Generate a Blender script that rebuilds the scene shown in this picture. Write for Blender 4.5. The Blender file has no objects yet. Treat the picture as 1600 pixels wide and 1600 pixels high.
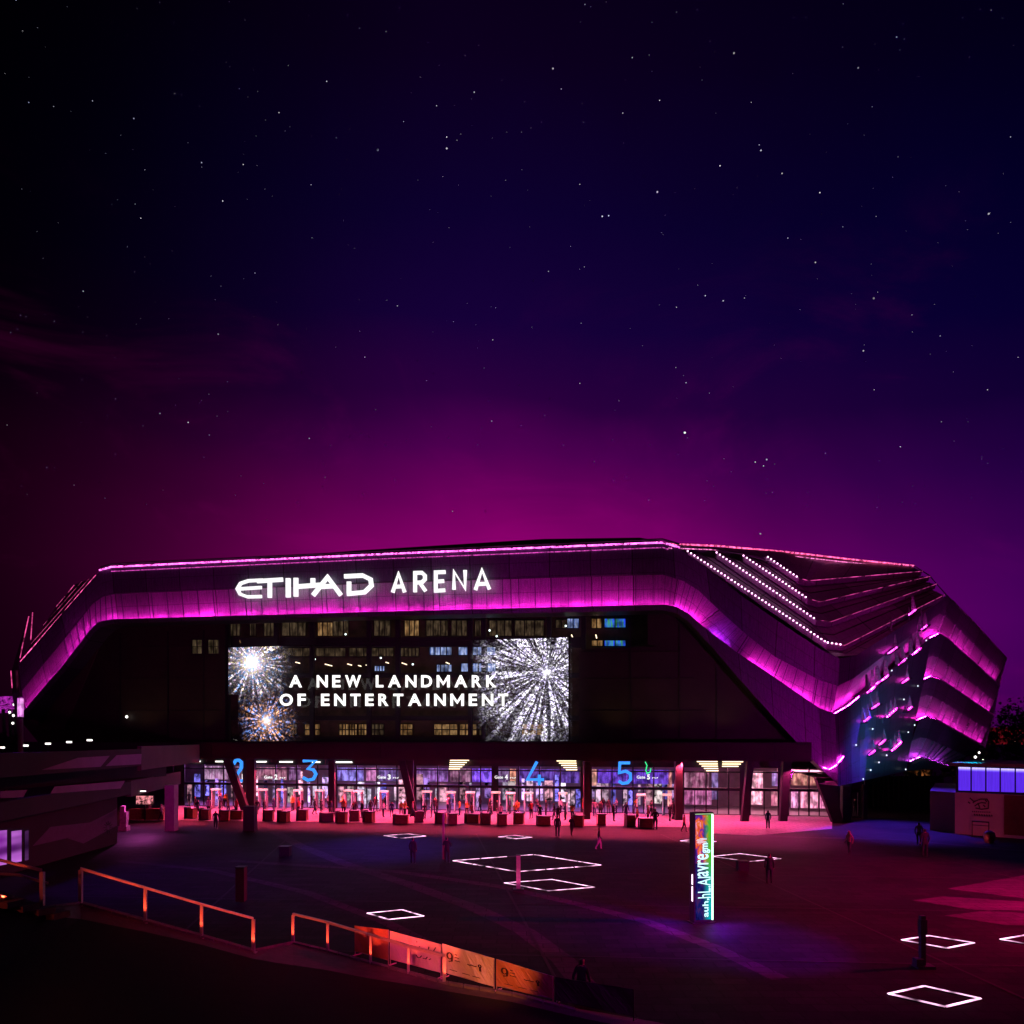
import bpy, bmesh, math, random
from mathutils import Vector as V, Matrix
R = math.radians
rnd = random.Random(7)
SC = bpy.context.scene
COL = SC.collection
# ------------------------------------------------------------------ camera
F0, HY, CH = 1150.0, 1155.0, 8.0           # focal length and horizon in photo pixels (1600 wide), eye height in metres
cam = bpy.data.cameras.new("camera"); camo = bpy.data.objects.new("camera", cam); COL.objects.link(camo)
camo.location = (0, 0, CH); camo.rotation_euler = (R(90), 0, 0)
cam.sensor_width = 36; cam.lens = 36 * F0 / 1600; cam.shift_y = (HY - 800) / 1600
cam.clip_end = 6000; cam.clip_start = 0.3
SC.camera = camo
SC.view_settings.view_transform = 'Standard'; SC.view_settings.look = 'None'
SC.view_settings.exposure = 0; SC.view_settings.gamma = 1
try:
    SC.cycles.max_bounces = 5; SC.cycles.diffuse_bounces = 2; SC.cycles.glossy_bounces = 2
    SC.cycles.transparent_max_bounces = 12; SC.cycles.sample_clamp_indirect = 4; SC.cycles.caustics_reflective = False
    SC.cycles.use_light_tree = True
except Exception:
    pass

# ------------------------------------------------------------------ node helper
class N:
    def __init__(s, nt): s.nt = nt; s.n = nt.nodes; s.l = nt.links
    def new(s, t, **k):
        o = s.n.new(t)
        for a, b in k.items(): setattr(o, a, b)
        return o
    def put(s, sock, v):
        if hasattr(v, 'links'): s.l.new(v, sock)
        elif v is not None: sock.default_value = v
    def m(s, op, a, b=None, c=None, clamp=False):
        o = s.n.new('ShaderNodeMath'); o.operation = op; o.use_clamp = clamp
        for i, v in enumerate((a, b, c)):
            if v is not None: s.put(o.inputs[i], v)
        return o.outputs[0]
    def mix(s, f, a, b, blend='MIX'):
        o = s.n.new('ShaderNodeMix'); o.data_type = 'RGBA'; o.blend_type = blend
        s.put(o.inputs[0], f); s.put(o.inputs[6], a); s.put(o.inputs[7], b); return o.outputs[2]
    def ramp(s, f, stops, interp='LINEAR'):
        o = s.n.new('ShaderNodeValToRGB'); cr = o.color_ramp; cr.interpolation = interp
        while len(cr.elements) < len(stops): cr.elements.new(0.5)
        for e, (p, c) in zip(cr.elements, stops):
            e.position = p; e.color = (c[0], c[1], c[2], 1) if not isinstance(c, float) else (c, c, c, 1)
        s.put(o.inputs[0], f); return o.outputs[0]
    def noise(s, vec, scale, detail=2, rough=.5, dist=0):
        o = s.n.new('ShaderNodeTexNoise'); s.put(o.inputs['Vector'], vec)
        o.inputs['Scale'].default_value = scale; o.inputs['Detail'].default_value = detail
        o.inputs['Roughness'].default_value = rough; o.inputs['Distortion'].default_value = dist
        return o.outputs[0]
    def sep(s, vec):
        o = s.n.new('ShaderNodeSeparateXYZ'); s.put(o.inputs[0], vec); return o.outputs
    def comb(s, x, y, z):
        o = s.n.new('ShaderNodeCombineXYZ')
        for i, v in enumerate((x, y, z)): s.put(o.inputs[i], v)
        return o.outputs[0]
def smooth(h, x, a, b):                     # smoothstep on sockets
    o = h.n.new('ShaderNodeMapRange'); o.interpolation_type = 'SMOOTHSTEP'
    h.put(o.inputs[0], x); o.inputs[1].default_value = a; o.inputs[2].default_value = b
    o.inputs[3].default_value = 0; o.inputs[4].default_value = 1
    return o.outputs[0]

# ------------------------------------------------------------------ world: night sky with city glow
w = bpy.data.worlds.new("World"); SC.world = w; w.use_nodes = True
h = N(w.node_tree); h.n.clear()
tc = h.new('ShaderNodeTexCoord').outputs['Generated']
x, y, z = h.sep(tc)
az = h.m('MULTIPLY', h.m('ARCTAN2', x, y), 57.2958)
el = h.m('MULTIPLY', h.m('ARCSINE', z), 57.2958)
warp = h.noise(tc, 2.3, 4, .6, .4)
el2 = h.m('ADD', el, h.m('MULTIPLY', h.m('SUBTRACT', warp, .5), 7.0))
el2 = h.m('ADD', el2, h.m('MULTIPLY', h.m('MAXIMUM', az, 0), .13))
base = h.ramp(h.m('DIVIDE', el2, 60, clamp=True), [
    (0.0, (.12, 0, .075)), (0.2, (.27, 0, .15)), (.26, (.215, 0, .13)), (.30, (.15, 0, .105)), (.36, (.072, 0, .078)),
    (.42, (.024, 0, .048)), (.50, (.0078, 0.0002, .040)), (.60, (.0038, 0.0002, .027)), (.72, (.0035, 0, .012)), (.9, (.0012, 0, .002))])
dl = h.m('ABSOLUTE', h.m('ADD', az, 2.0))
left = h.m('LESS_THAN', az, -2.0)
def gauss(a_, b_):
    q = h.m('DIVIDE', dl, h.m('ADD', a_, h.m('MULTIPLY', left, b_ - a_)))
    return h.m('POWER', 2.71828, h.m('MULTIPLY', h.m('MULTIPLY', q, q), -1))
fall = gauss(31, 18.5); fallb = gauss(60, 18.5)
fall = h.m('MAXIMUM', fall, h.m('MULTIPLY', h.m('GREATER_THAN', dl, 60), .22))
redf = fall
bluef = h.m('MAXIMUM', fallb, fall)
sp = h.n.new('ShaderNodeSeparateColor'); h.put(sp.inputs[0], base)
cc = h.n.new('ShaderNodeCombineColor')
h.put(cc.inputs[0], h.m('MULTIPLY', sp.outputs[0], redf)); h.put(cc.inputs[1], h.m('MULTIPLY', sp.outputs[1], redf))
h.put(cc.inputs[2], h.m('MULTIPLY', sp.outputs[2], bluef))
cl = h.m('MULTIPLY', smooth(h, h.noise(h.comb(h.m('MULTIPLY', x, 1), y, h.m('MULTIPLY', z, 2.4)), 2.6, 6, .62, 1.1), .5, .78), .034)
cl = h.m('MULTIPLY', cl, h.m('SUBTRACT', 1, smooth(h, el, 17, 36)))
cloud = h.mix(1, cc.outputs[0], h.mix(cl, (0, 0, 0, 1), (1, 0, .5, 1)), 'ADD')
bg = h.new('ShaderNodeBackground'); h.put(bg.inputs[0], cloud); bg.inputs[1].default_value = 1.0
wo = h.new('ShaderNodeOutputWorld'); h.l.new(bg.outputs[0], wo.inputs[0])

# ------------------------------------------------------------------ pixel -> world on real surfaces
def W(px, py, Y): return V(((px - 800) / F0 * Y, Y, CH + (HY - py) / F0 * Y))
def G(px, py, z=0.0):
    Y = (CH - z) * F0 / (py - HY); return V(((px - 800) / F0 * Y, Y, z))
FD = V((.985, -.173, 0)).normalized(); FN = V((-.173, -.985, 0)).normalized()   # along the facade, out of the facade
def FY(px, d=0.0): return (72.675 + 1.015 * d) / (1 + .000153 * (px - 800))
def FP(px, py, d=0.0): return W(px, py, FY(px, d))
FROT = math.atan2(FD.y, FD.x)
def FZ(px, z, d=0.0):                      # point on the facade plane (set back by d) under px, at height z
    Y = FY(px, d); return V(((px - 800) / F0 * Y, Y, z))

# ------------------------------------------------------------------ lights (helper)
def lamp(kind, name, loc, aim, power, col, size=.3, spot=90, blend=.5, sx=None, sy=None):
    d = bpy.data.lights.new(name, kind); d.energy = power; d.color = col
    if kind == 'SPOT': d.spot_size = R(spot); d.spot_blend = blend; d.shadow_soft_size = size
    if kind == 'AREA': d.shape = 'RECTANGLE'; d.size = sx; d.size_y = sy
    if kind == 'POINT': d.shadow_soft_size = size
    o = bpy.data.objects.new(name, d); COL.objects.link(o); o.location = loc
    v = V(aim) - V(loc)
    o.rotation_euler = v.to_track_quat('-Z', 'Y').to_euler(); return o
# plaza floodlights on masts and on the arena roof edge
def flood(name, loc, px, py, power, col, spot, blend=.6):
    return lamp('SPOT', name, loc, G(px, py), power, col, .4, spot, blend)
flood("indigo_flood", (-10, 62, 17), 600, 1322, 24000, (.12, .04, 1), 46, .9)
flood("indigo_flood", (-30, 40, 16), 380, 1365, 9000, (.2, .03, 1), 70, .9)
flood("indigo_flood", (36, 70, 15), 1400, 1295, 58000, (.12, .03, 1), 64, .8)
flood("wine_flood", (40, 30, 20), 1340, 1395, 110000, (1, .0, .13), 72, .9)
flood("magenta_flood", (44, 22, 14), 1570, 1390, 22000, (1, .02, .55), 40, .7)
flood("violet_fill", (8, 8, 18), 950, 1440, 5500, (.38, .0, .5), 82, .9)  # added violet fill over the plaza centre, no known fitting
flood("red_flood", (26, 6, 14), 1480, 1530, 3500, (1, .01, .06), 50, .9)
flood("totem_flood", (16, 22, 9), 1100, 1462, 12000, (.25, .0, 1), 44, .8)
flood("totem_flood", (2, 24, 6), 1080, 1444, 6500, (.9, .03, .6), 30, .9)
# lamps under the podium slab
for i in range(13):
    px = 300 + i * 64
    p = FZ(px, 5.7, 2.6)
    lamp('SPOT', "soffit_lamp", p, (p.x, p.y - .8, 0), 7000, (1, .05, .14), .12, 128, .22)
for px in (1120, 1185, 1250):
    p = FZ(px, 5.7, 3); lamp('SPOT', "soffit_lamp", p, (p.x, p.y - 1.2, 0), 2500, (1, .04, .3), .12, 130, .22)
p = V((-33.2, 66, 4.1)); lamp('SPOT', "underpass_lamp", p + V((0, 0, -.2)), (p.x, p.y - 1, 0), 1700, (1, .12, .75), .2, 140, .5)
# door glow just inside the glass
for px in (340, 460, 580, 710, 840, 980):
    p = FZ(px, 4.6, 11.5); lamp('AREA', "hall_lamp", p, (p.x, p.y - 2, 0), 420, (.7, .2, 1), sx=6, sy=2)
for px in (1110, 1185, 1250):
    p = FZ(px, 4.6, 12); lamp('AREA', "hall_lamp", p, (p.x, p.y - 2, 0), 420, (1, .3, .45), sx=4, sy=2)
for px in (400, 510, 620, 730, 840):
    for py, W_ in ((1003, 26), (1122, 16)):
        p = FP(px, py, 5.0); q = FP(px, py + 26, 9); lamp('AREA', 'gallery_fill', p, q, W_, (1, .55, .22), sx=3.5, sy=.3)  # added warm fill that lifts the hall wall to brown
for px, ax in ((190, 230), (300, 300), (960, 970), (1050, 1060), (1140, 1130)):
    lamp('SPOT', 'wing_wall_fill', FP(px, 1150, -1.2), FP(ax, 1040, 2.4), 110, (1, .62, .22), .2, 110, .9)  # added warm fill turning the wing walls browner, no fittings known
# red rail floods beside the ramp
lamp('SPOT', "rail_flood", (-9.5, 10, 4.9), (-8.2, 25, 1.6), 420, (1, .075, .02), .1, 50, .7)
lamp('SPOT', "rail_flood", (-17.5, 12, 6.0), (-13.0, 20.5, 3.3), 450, (1, .08, .04), .1, 66, .8)
lamp('SPOT', "banner_flood", (-.6, 17.2, 2.6), (-.7, 23.9, .9), 1700, (1, .19, .03), .1, 36, .8)
lamp('SPOT', "banner_flood", (-6, 19.5, 3.6), (-3.2, 25, .9), 1100, (1, .05, .12), .1, 34, .8)
# red glow at the kiosk pavilion, blue wash under the east face
lamp('SPOT', "pavilion_flood", G(1530, 1312, .3), W(1530, 1285, 62), 160, (1, .05, .08), .2, 110, .8)
lamp('SPOT', "pavilion_flood", (48, 44, 6), W(1540, 1270, 62), 2600, (1, .1, .35), .4, 40, .8)
lamp('SPOT', "east_wash", (39.0, 61.0, 6.4), W(1380, 1160, 74), 7000, (.0, .34, .62), .3, 92, .9)
lamp('SPOT', "skin_wash", (30, 30, 3), W(1220, 1030, 69), 15000, (.8, .0, .7), 1.0, 44, .9)  # added magenta wash standing in for ambient light on the cladding
lamp('SPOT', "skin_wash", (0, 25, 3), W(500, 910, 76), 21000, (.9, .0, .72), 1.0, 70, .9)
lamp('SPOT', "east_wash", (52, 48, 3), W(1440, 1050, 78), 9000, (.7, .0, .6), .5, 40, .9)  # added purple wash over the east face
lamp('SPOT', "tier_wash", (22, 26, 27), W(1340, 950, 76), 12000, (1, .0, .42), 1.0, 30, .9)  # added wash to brighten the roof tiers, source unseen
lamp('SPOT', "ramp_flood", (-12, 50, 9), (-30, 56, 5), 260, (.5, .15, 1), .4, 80, .8)

# ------------------------------------------------------------------ materials
MATS = {}
def mat(name, col=(.3, .3, .3), rough=.6, metal=0, emit=None, es=1.0, var=.25, vscale=3.0, bump=0.0, bscale=20, spec=.4):
    if name in MATS: return MATS[name]
    m = bpy.data.materials.new(name); m.use_nodes = True; MATS[name] = m
    h = N(m.node_tree); b = h.n['Principled BSDF']
    co = h.new('ShaderNodeTexCoord').outputs['Object']
    n = h.noise(co, vscale, 4, .6)
    f = h.m('ADD', 1 - var * .5, h.m('MULTIPLY', h.m('SUBTRACT', n, .5), var * 2))
    c = h.mix(1, (col[0], col[1], col[2], 1), h.comb(f, f, f), 'MULTIPLY')
    h.put(b.inputs['Base Color'], c); b.inputs['Roughness'].default_value = rough
    b.inputs['Metallic'].default_value = metal; b.inputs['Specular IOR Level'].default_value = spec
    if emit:
        h.put(b.inputs['Emission Color'], (emit[0], emit[1], emit[2], 1)); b.inputs['Emission Strength'].default_value = es
    if bump:
        bp = h.new('ShaderNodeBump'); bp.inputs['Strength'].default_value = bump; bp.inputs['Distance'].default_value = .05
        h.put(bp.inputs['Height'], h.noise(co, bscale, 3)); h.put(b.inputs['Normal'], bp.outputs[0])
    return m
def skin_mat(name, col, rib=6.0, seam=4.0, rough=.42, metal=.35, sparkle=0):
    """folded metal sheet: fine vertical ribs, panel seams, dents; UV.x in metres along, UV.y in metres up"""
    m = bpy.data.materials.new(name); m.use_nodes = True; MATS[name] = m
    h = N(m.node_tree); b = h.n['Principled BSDF']
    uv = h.new('ShaderNodeUVMap').outputs[0]; u, v, _ = h.sep(uv)
    panel = h.m('FLOOR', h.m('DIVIDE', u, seam))
    pn = h.new('ShaderNodeTexWhiteNoise'); pn.noise_dimensions = '1D'; h.put(pn.inputs['W'], panel)
    fr = h.m('FRACT', h.m('DIVIDE', u, seam))
    sm = h.m('LESS_THAN', fr, .022)
    ribs = h.m('PINGPONG', h.m('MULTIPLY', u, rib), 1)
    streak = h.noise(h.comb(h.m('MULTIPLY', u, 9), h.m('MULTIPLY', v, .9), 0), 1, 3, .7)
    row = h.m('FRACT', h.m('DIVIDE', v, 1.35)); hs = h.m('LESS_THAN', row, .045)
    half = h.m('LESS_THAN', h.m('FRACT', h.m('DIVIDE', u, seam / 4)), .035); perf = h.noise(h.comb(u, v, 3), 14, 1, .5)
    f = h.m('MULTIPLY', h.m('ADD', .55, h.m('MULTIPLY', pn.outputs[0], .5)), h.m('ADD', .72, h.m('MULTIPLY', smooth(h, streak, .3, .7), .42)))
    f = h.m('MULTIPLY', f, h.m('SUBTRACT', 1, h.m('MULTIPLY', sm, .85)))
    f = h.m('MULTIPLY', f, h.m('SUBTRACT', 1, h.m('MULTIPLY', hs, .5))); f = h.m('MULTIPLY', f, h.m('SUBTRACT', 1, h.m('MULTIPLY', half, .4))); f = h.m('MULTIPLY', f, h.m('ADD', .75, h.m('MULTIPLY', smooth(h, perf, .4, .6), .4)))
    c = h.mix(1, (*col, 1), h.comb(f, f, f), 'MULTIPLY')
    h.put(b.inputs['Base Color'], c); b.inputs['Roughness'].default_value = rough; b.inputs['Metallic'].default_value = metal
    hh = h.m('ADD', h.m('MULTIPLY', ribs, .5), h.m('MULTIPLY', panel, 0))
    hh = h.m('ADD', hh, h.m('MULTIPLY', h.noise(h.comb(u, v, 0), .5, 2), .5))
    bp = h.new('ShaderNodeBump'); bp.inputs['Strength'].default_value = .3; bp.inputs['Distance'].default_value = .06
    h.put(bp.inputs['Height'], hh); h.put(b.inputs['Normal'], bp.outputs[0])
    return m
def emis(name, col, s, vary=None):
    if name in MATS: return MATS[name]
    m = bpy.data.materials.new(name); m.use_nodes = True; MATS[name] = m
    h = N(m.node_tree); h.n.clear()
    e = h.new('ShaderNodeEmission'); e.inputs[0].default_value = (*col, 1); e.inputs[1].default_value = s
    if vary:
        co = h.new('ShaderNodeTexCoord').outputs['Object']
        n = h.noise(co, vary, 2, .7)
        h.put(e.inputs[1], h.m('MULTIPLY', h.m('MULTIPLY', smooth(h, n, .32, .68), 1.6), s))
    o = h.new('ShaderNodeOutputMaterial'); h.l.new(e.outputs[0], o.inputs[0]); return m
def glow(name, build):
    m = bpy.data.materials.new(name); m.use_nodes = True; MATS[name] = m
    h = N(m.node_tree); h.n.clear(); build(h)
    return m
def out(h, sh):
    o = h.new('ShaderNodeOutputMaterial'); h.l.new(sh, o.inputs[0])
def glass_mat(name, tint=(1, 1, 1), refl=.06):
    def b(h):
        t = h.new('ShaderNodeBsdfTransparent'); t.inputs[0].default_value = (*tint, 1)
        g = h.new('ShaderNodeBsdfGlossy'); g.inputs['Roughness'].default_value = .05
        co = h.new('ShaderNodeTexCoord').outputs['Object']
        mx = h.new('ShaderNodeMixShader'); h.put(mx.inputs[0], h.m('MULTIPLY', h.m('ADD', .7, h.m('MULTIPLY', h.noise(co, .8), .6)), refl))
        h.l.new(t.outputs[0], mx.inputs[1]); h.l.new(g.outputs[0], mx.inputs[2]); out(h, mx.outputs[0])
    return glow(name, b)

def ground_mat(name, a, b_, rough=.55):
    m = bpy.data.materials.new(name); m.use_nodes = True; MATS[name] = m
    h = N(m.node_tree); b = h.n['Principled BSDF']
    co = h.new('ShaderNodeTexCoord').outputs['Object']
    n1 = h.noise(co, .16, 5, .62); n2 = h.noise(co, 3.2, 5, .7)
    br = h.new('ShaderNodeTexBrick'); h.put(br.inputs['Vector'], co); br.inputs['Scale'].default_value = 1
    br.inputs['Color1'].default_value = (*a, 1); br.inputs['Color2'].default_value = (*b_, 1)
    br.inputs['Mortar'].default_value = (a[0] * .35, a[1] * .35, a[2] * .35, 1)
    br.inputs['Mortar Size'].default_value = .022; br.inputs['Brick Width'].default_value = 1.2; br.inputs['Row Height'].default_value = .6
    f = h.m('MULTIPLY', h.m('ADD', .25, h.m('MULTIPLY', n1, 1.5)), h.m('ADD', .4, h.m('MULTIPLY', n2, 1.2)))
    h.put(b.inputs['Base Color'], h.mix(1, br.outputs[0], h.comb(f, f, f), 'MULTIPLY'))
    b.inputs['Specular IOR Level'].default_value = .03
    h.put(b.inputs['Roughness'], h.m('ADD', rough - .15, h.m('MULTIPLY', n1, .35)))
    bp = h.new('ShaderNodeBump'); bp.inputs['Strength'].default_value = .25; bp.inputs['Distance'].default_value = .02
    h.put(bp.inputs['Height'], n2); h.put(b.inputs['Normal'], bp.outputs[0]); return m

M_ground = ground_mat('plaza_stone', (.022, .020, .022), (.012, .0115, .013), .62)
M_band = ground_mat('paving_light', (.055, .05, .055), (.036, .034, .038), .65)
M_pale = ground_mat('paving_pale', (.07, .066, .07), (.052, .05, .056), .6)
M_skin = skin_mat('folded_metal', (.36, .30, .38), rough=.5, metal=.2)
M_skin2 = skin_mat('folded_metal_dark', (.12, .10, .16))
M_tier = skin_mat('tier_metal', (.30, .22, .30), rib=2, seam=7, rough=.5, metal=.2)
M_dark = mat('dark_metal', (.012, .011, .011), .7, 0, var=.6, vscale=.3)
M_brown = mat('brown_panel', (.03, .022, .013), .7, 0, var=.6, vscale=.5)
M_black = mat('black_paint', (.012, .012, .014), .5)
M_wallin = mat('hall_wall', (.07, .045, .03), .8, var=.9, vscale=.9)
M_col = mat('column_concrete', (.016, .014, .016), .7, var=.5, vscale=1.5)
M_led = emis('led_magenta', (1, .02, .62), 125, 2.2)
M_led2 = emis('led_magenta_soft', (1, .03, .66), 30, 1.1)
M_leddot = emis('led_dot', (1, .42, .82), 7)
M_white = emis('lamp_white', (1, .95, .9), 2.5)
M_wlamp = emis('lamp_warm', (1, .75, .45), 3)
M_sq = emis('square_light', (1, .5, .80), 2.0, .9)
M_sign = emis('sign_white', (1, .98, 1), 1.15)
M_num = emis('sign_blue', (.04, .28, 1), 1.3)
M_glass = glass_mat('clear_glass', (.93, .93, .95), .03)
M_orange = mat('orange_laminate', (.22, .10, .035), .5, var=.4, vscale=4)
M_wall = mat('ramp_render', (.03, .02, .03), .8, var=.4, vscale=.6, bump=.1)
M_wallpale = mat('ramp_graphic', (.22, .18, .28), .8, var=.25, vscale=.8)
M_rail = mat('rail_steel', (.6, .56, .55), .35, .6, var=.2)
M_banner = None
M_grass = mat('dark_turf', (.006, .006, .004), .95, var=.8, vscale=2, bump=.5, bscale=60)
M_stone = mat('kerb_stone', (.2, .18, .17), .8, var=.5, vscale=4, bump=.2)

# ------------------------------------------------------------------ mesh builder and tagging
class MB:
    def __init__(s): s.v = []; s.f = []; s.uv = []; s.mi = []
    def face(s, pts, uv=None, mi=0):
        i = len(s.v); s.v += [V(p) for p in pts]; s.f.append(list(range(i, i + len(pts))))
        s.uv.append(uv or [(p[0] + p[1], p[2]) for p in pts]); s.mi.append(mi)
    def box(s, c, size, rz=0, mi=0):
        a, b, d = size[0] / 2, size[1] / 2, size[2] / 2; ca, sa = math.cos(rz), math.sin(rz)
        P = [V((c[0] + x * ca - y * sa, c[1] + x * sa + y * ca, c[2] + z)) for x, y, z in
             ((-a, -b, -d), (a, -b, -d), (a, b, -d), (-a, b, -d), (-a, -b, d), (a, -b, d), (a, b, d), (-a, b, d))]
        s.hexa(P, mi)
    def hexa(s, P, mi=0):
        i = len(s.v); s.v += [V(p) for p in P]
        for f in ((3, 2, 1, 0), (4, 5, 6, 7), (0, 1, 5, 4), (1, 2, 6, 5), (2, 3, 7, 6), (3, 0, 4, 7)):
            s.f.append([i + k for k in f]); s.uv.append([(P[k][0] + P[k][1], P[k][2]) for k in f]); s.mi.append(mi)
    def prism(s, pts, ext, mi=0):               # planar outline swept by a vector
        n = len(pts); i = len(s.v); s.v += [V(p) for p in pts] + [V(p) + V(ext) for p in pts]
        fs = [list(range(n)), list(range(2 * n - 1, n - 1, -1))] + [[k, k + n, (k + 1) % n + n, (k + 1) % n] for k in range(n)]
        for f in fs: s.f.append([i + k for k in f]); s.uv.append([(0, 0)] * len(f)); s.mi.append(mi)
    def tube(s, pts, r, n=8, mi=0, cap=True):
        pts = [V(p) for p in pts]; rings = []
        rr = r if isinstance(r, (list, tuple)) else [r] * len(pts)
        for k, p in enumerate(pts):
            t = (pts[min(k + 1, len(pts) - 1)] - pts[max(k - 1, 0)]).normalized()
            a = t.cross(V((0, 0, 1)) if abs(t.z) < .9 else V((1, 0, 0))).normalized(); b = t.cross(a)
            i = len(s.v); rings.append(i)
            s.v += [p + (a * math.cos(6.28319 * j / n) + b * math.sin(6.28319 * j / n)) * rr[k] for j in range(n)]
        for k in range(len(pts) - 1):
            for j in range(n):
                s.f.append([rings[k] + j, rings[k] + (j + 1) % n, rings[k + 1] + (j + 1) % n, rings[k + 1] + j])
                s.uv.append([(0, 0)] * 4); s.mi.append(mi)
        if cap:
            for i in (rings[0], rings[-1]): s.f.append([i + j for j in range(n)]); s.uv.append([(0, 0)] * n); s.mi.append(mi)
    def ball(s, c, r, mi=0, n=8):
        for a in range(n // 2):
            for b in range(n):
                def q(i, j):
                    th, ph = math.pi * i / (n // 2), 6.28319 * j / n
                    return V(c) + V((math.sin(th) * math.cos(ph), math.sin(th) * math.sin(ph), math.cos(th))) * r
                s.face([q(a, b), q(a + 1, b), q(a + 1, b + 1), q(a, b + 1)], mi=mi)
    def build(s, name, m, parent=None, smooth=False):
        off = V((0, 0, 0)); p = parent
        while p is not None: off += p.location; p = p.parent
        me = bpy.data.meshes.new(name); me.from_pydata([v - off for v in s.v], [], s.f)
        ul = me.uv_layers.new(name="UVMap"); k = 0
        for fu in s.uv:
            for t in fu: ul.data[k].uv = t; k += 1
        for mm in (m if isinstance(m, (list, tuple)) else [m]): me.materials.append(mm)
        for poly, mi in zip(me.polygons, s.mi): poly.material_index = mi; poly.use_smooth = smooth
        me.update()
        o = bpy.data.objects.new(name, me); COL.objects.link(o); o.parent = parent; return o
def build_each(mb, name, m, parent=None, smooth=False):
    """every separate piece collected in mb becomes an object of its own"""
    key = {}; par = {}
    def find(a):
        while par[a] != a: par[a] = par[par[a]]; a = par[a]
        return a
    vid = []
    for v_ in mb.v:
        k = (round(v_.x, 3), round(v_.y, 3), round(v_.z, 3)); k = key.setdefault(k, len(key)); par.setdefault(k, k); vid.append(k)
    for f in mb.f:
        for a in f[1:]: par[find(vid[a])] = find(vid[f[0]])
    parts = {}
    for f, u, mi in zip(mb.f, mb.uv, mb.mi):
        p = parts.setdefault(find(vid[f[0]]), MB()); i = len(p.v)
        p.v += [mb.v[a] for a in f]; p.f.append(list(range(i, i + len(f)))); p.uv.append(u); p.mi.append(mi)
    return [p.build(name, m, parent, smooth) for p in parts.values()]
LABELS = set()
def tag(o, label=None, cat=None, group=None, kind=None):
    if label:
        assert label not in LABELS or group, label
        assert 4 <= len(label.split()) <= 16, label
        LABELS.add(label); o['label'] = label
    if cat: o['category'] = cat
    if group: o['group'] = group
    if kind: o['kind'] = kind
    return o
def root(name, loc, label, cat, group=None):
    o = bpy.data.objects.new(name, None); o.empty_display_size = .3; COL.objects.link(o); o.location = loc
    return tag(o, label, cat, group)
def copy_tree(o, parent=None):
    c = o.copy(); COL.objects.link(c); c.parent = parent
    for ch in o.children: copy_tree(ch, c)
    return c
def one(mb, name, m, label, cat, group=None, smooth=False):
    return tag(mb.build(name, m, None, smooth), label, cat, group)
def setting(mb, name, m, kind='structure'):
    o = mb.build(name, m); o['kind'] = kind; return o

# stroke lettering: unit glyphs, x 0..w, y 0..1
GL = {
 'A': (1.0, [[(0, 0), (.5, 1), (1, 0)], [(.2, .28), (.8, .28)]]), 'N': (.9, [[(0, 0), (0, 1), (.9, 0), (.9, 1)]]),
 'E': (.68, [[(.68, 1), (0, 1), (0, 0), (.68, 0)], [(0, .5), (.6, .5)]]), 'W': (1.3, [[(0, 1), (.32, 0), (.65, 1), (.98, 0), (1.3, 1)]]),
 'L': (.6, [[(0, 1), (0, 0), (.6, 0)]]), 'D': (.85, [[(0, 0), (0, 1), (.4, 1), (.75, .82), (.85, .5), (.75, .18), (.4, 0), (0, 0)]]),
 'M': (1.1, [[(0, 0), (0, 1), (.55, .3), (1.1, 1), (1.1, 0)]]), 'R': (.75, [[(0, 0), (0, 1), (.5, 1), (.72, .88), (.72, .62), (.5, .48), (0, .48)], [(.38, .48), (.78, 0)]]),
 'K': (.8, [[(0, 0), (0, 1)], [(.8, 1), (.05, .42)], [(.28, .6), (.85, 0)]]), 'O': (1.0, [[(.5, 1), (.15, .85), (0, .5), (.15, .15), (.5, 0), (.85, .15), (1, .5), (.85, .85), (.5, 1)]]),
 'F': (.62, [[(.62, 1), (0, 1), (0, 0)], [(0, .5), (.55, .5)]]), 'T': (.8, [[(0, 1), (.8, 1)], [(.4, 1), (.4, 0)]]),
 'I': (.0, [[(0, 0), (0, 1)]]), 'G': (.9, [[(.85, .85), (.5, 1), (.15, .85), (0, .5), (.15, .15), (.5, 0), (.88, .12), (.88, .5), (.5, .5)]]),
 'U': (.8, [[(0, 1), (0, .25), (.2, 0), (.6, 0), (.8, .25), (.8, 1)]]), 'H': (.8, [[(0, 0), (0, 1)], [(.8, 0), (.8, 1)], [(0, .5), (.8, .5)]]),
 'V': (.8, [[(0, 1), (.4, 0), (.8, 1)]]), 'Y': (.8, [[(0, 1), (.4, .5), (.8, 1)], [(.4, .5), (.4, 0)]]),
 '2': (.62, [[(.02, .78), (.15, .95), (.35, 1), (.56, .88), (.56, .62), (0, 0), (.62, 0)]]),
 '3': (.62, [[(.02, 1), (.6, 1), (.25, .6), (.5, .55), (.62, .32), (.5, .06), (.25, 0), (.02, .14)]]),
 '4': (.72, [[(.52, 0), (.52, .45)], [(.42, 1), (0, .24), (.72, .24)]]),
 '5': (.62, [[(.58, 1), (.08, 1), (.05, .52), (.35, .6), (.58, .48), (.6, .2), (.45, .03), (.2, 0), (.02, .12)]]),
 '9': (.62, [[(.1, .05), (.4, 0), (.62, .3), (.62, .7), (.5, .95), (.2, .98), (.02, .75), (.15, .48), (.45, .46), (.6, .6)]]),
 ' ': (.55, []),
}
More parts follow.
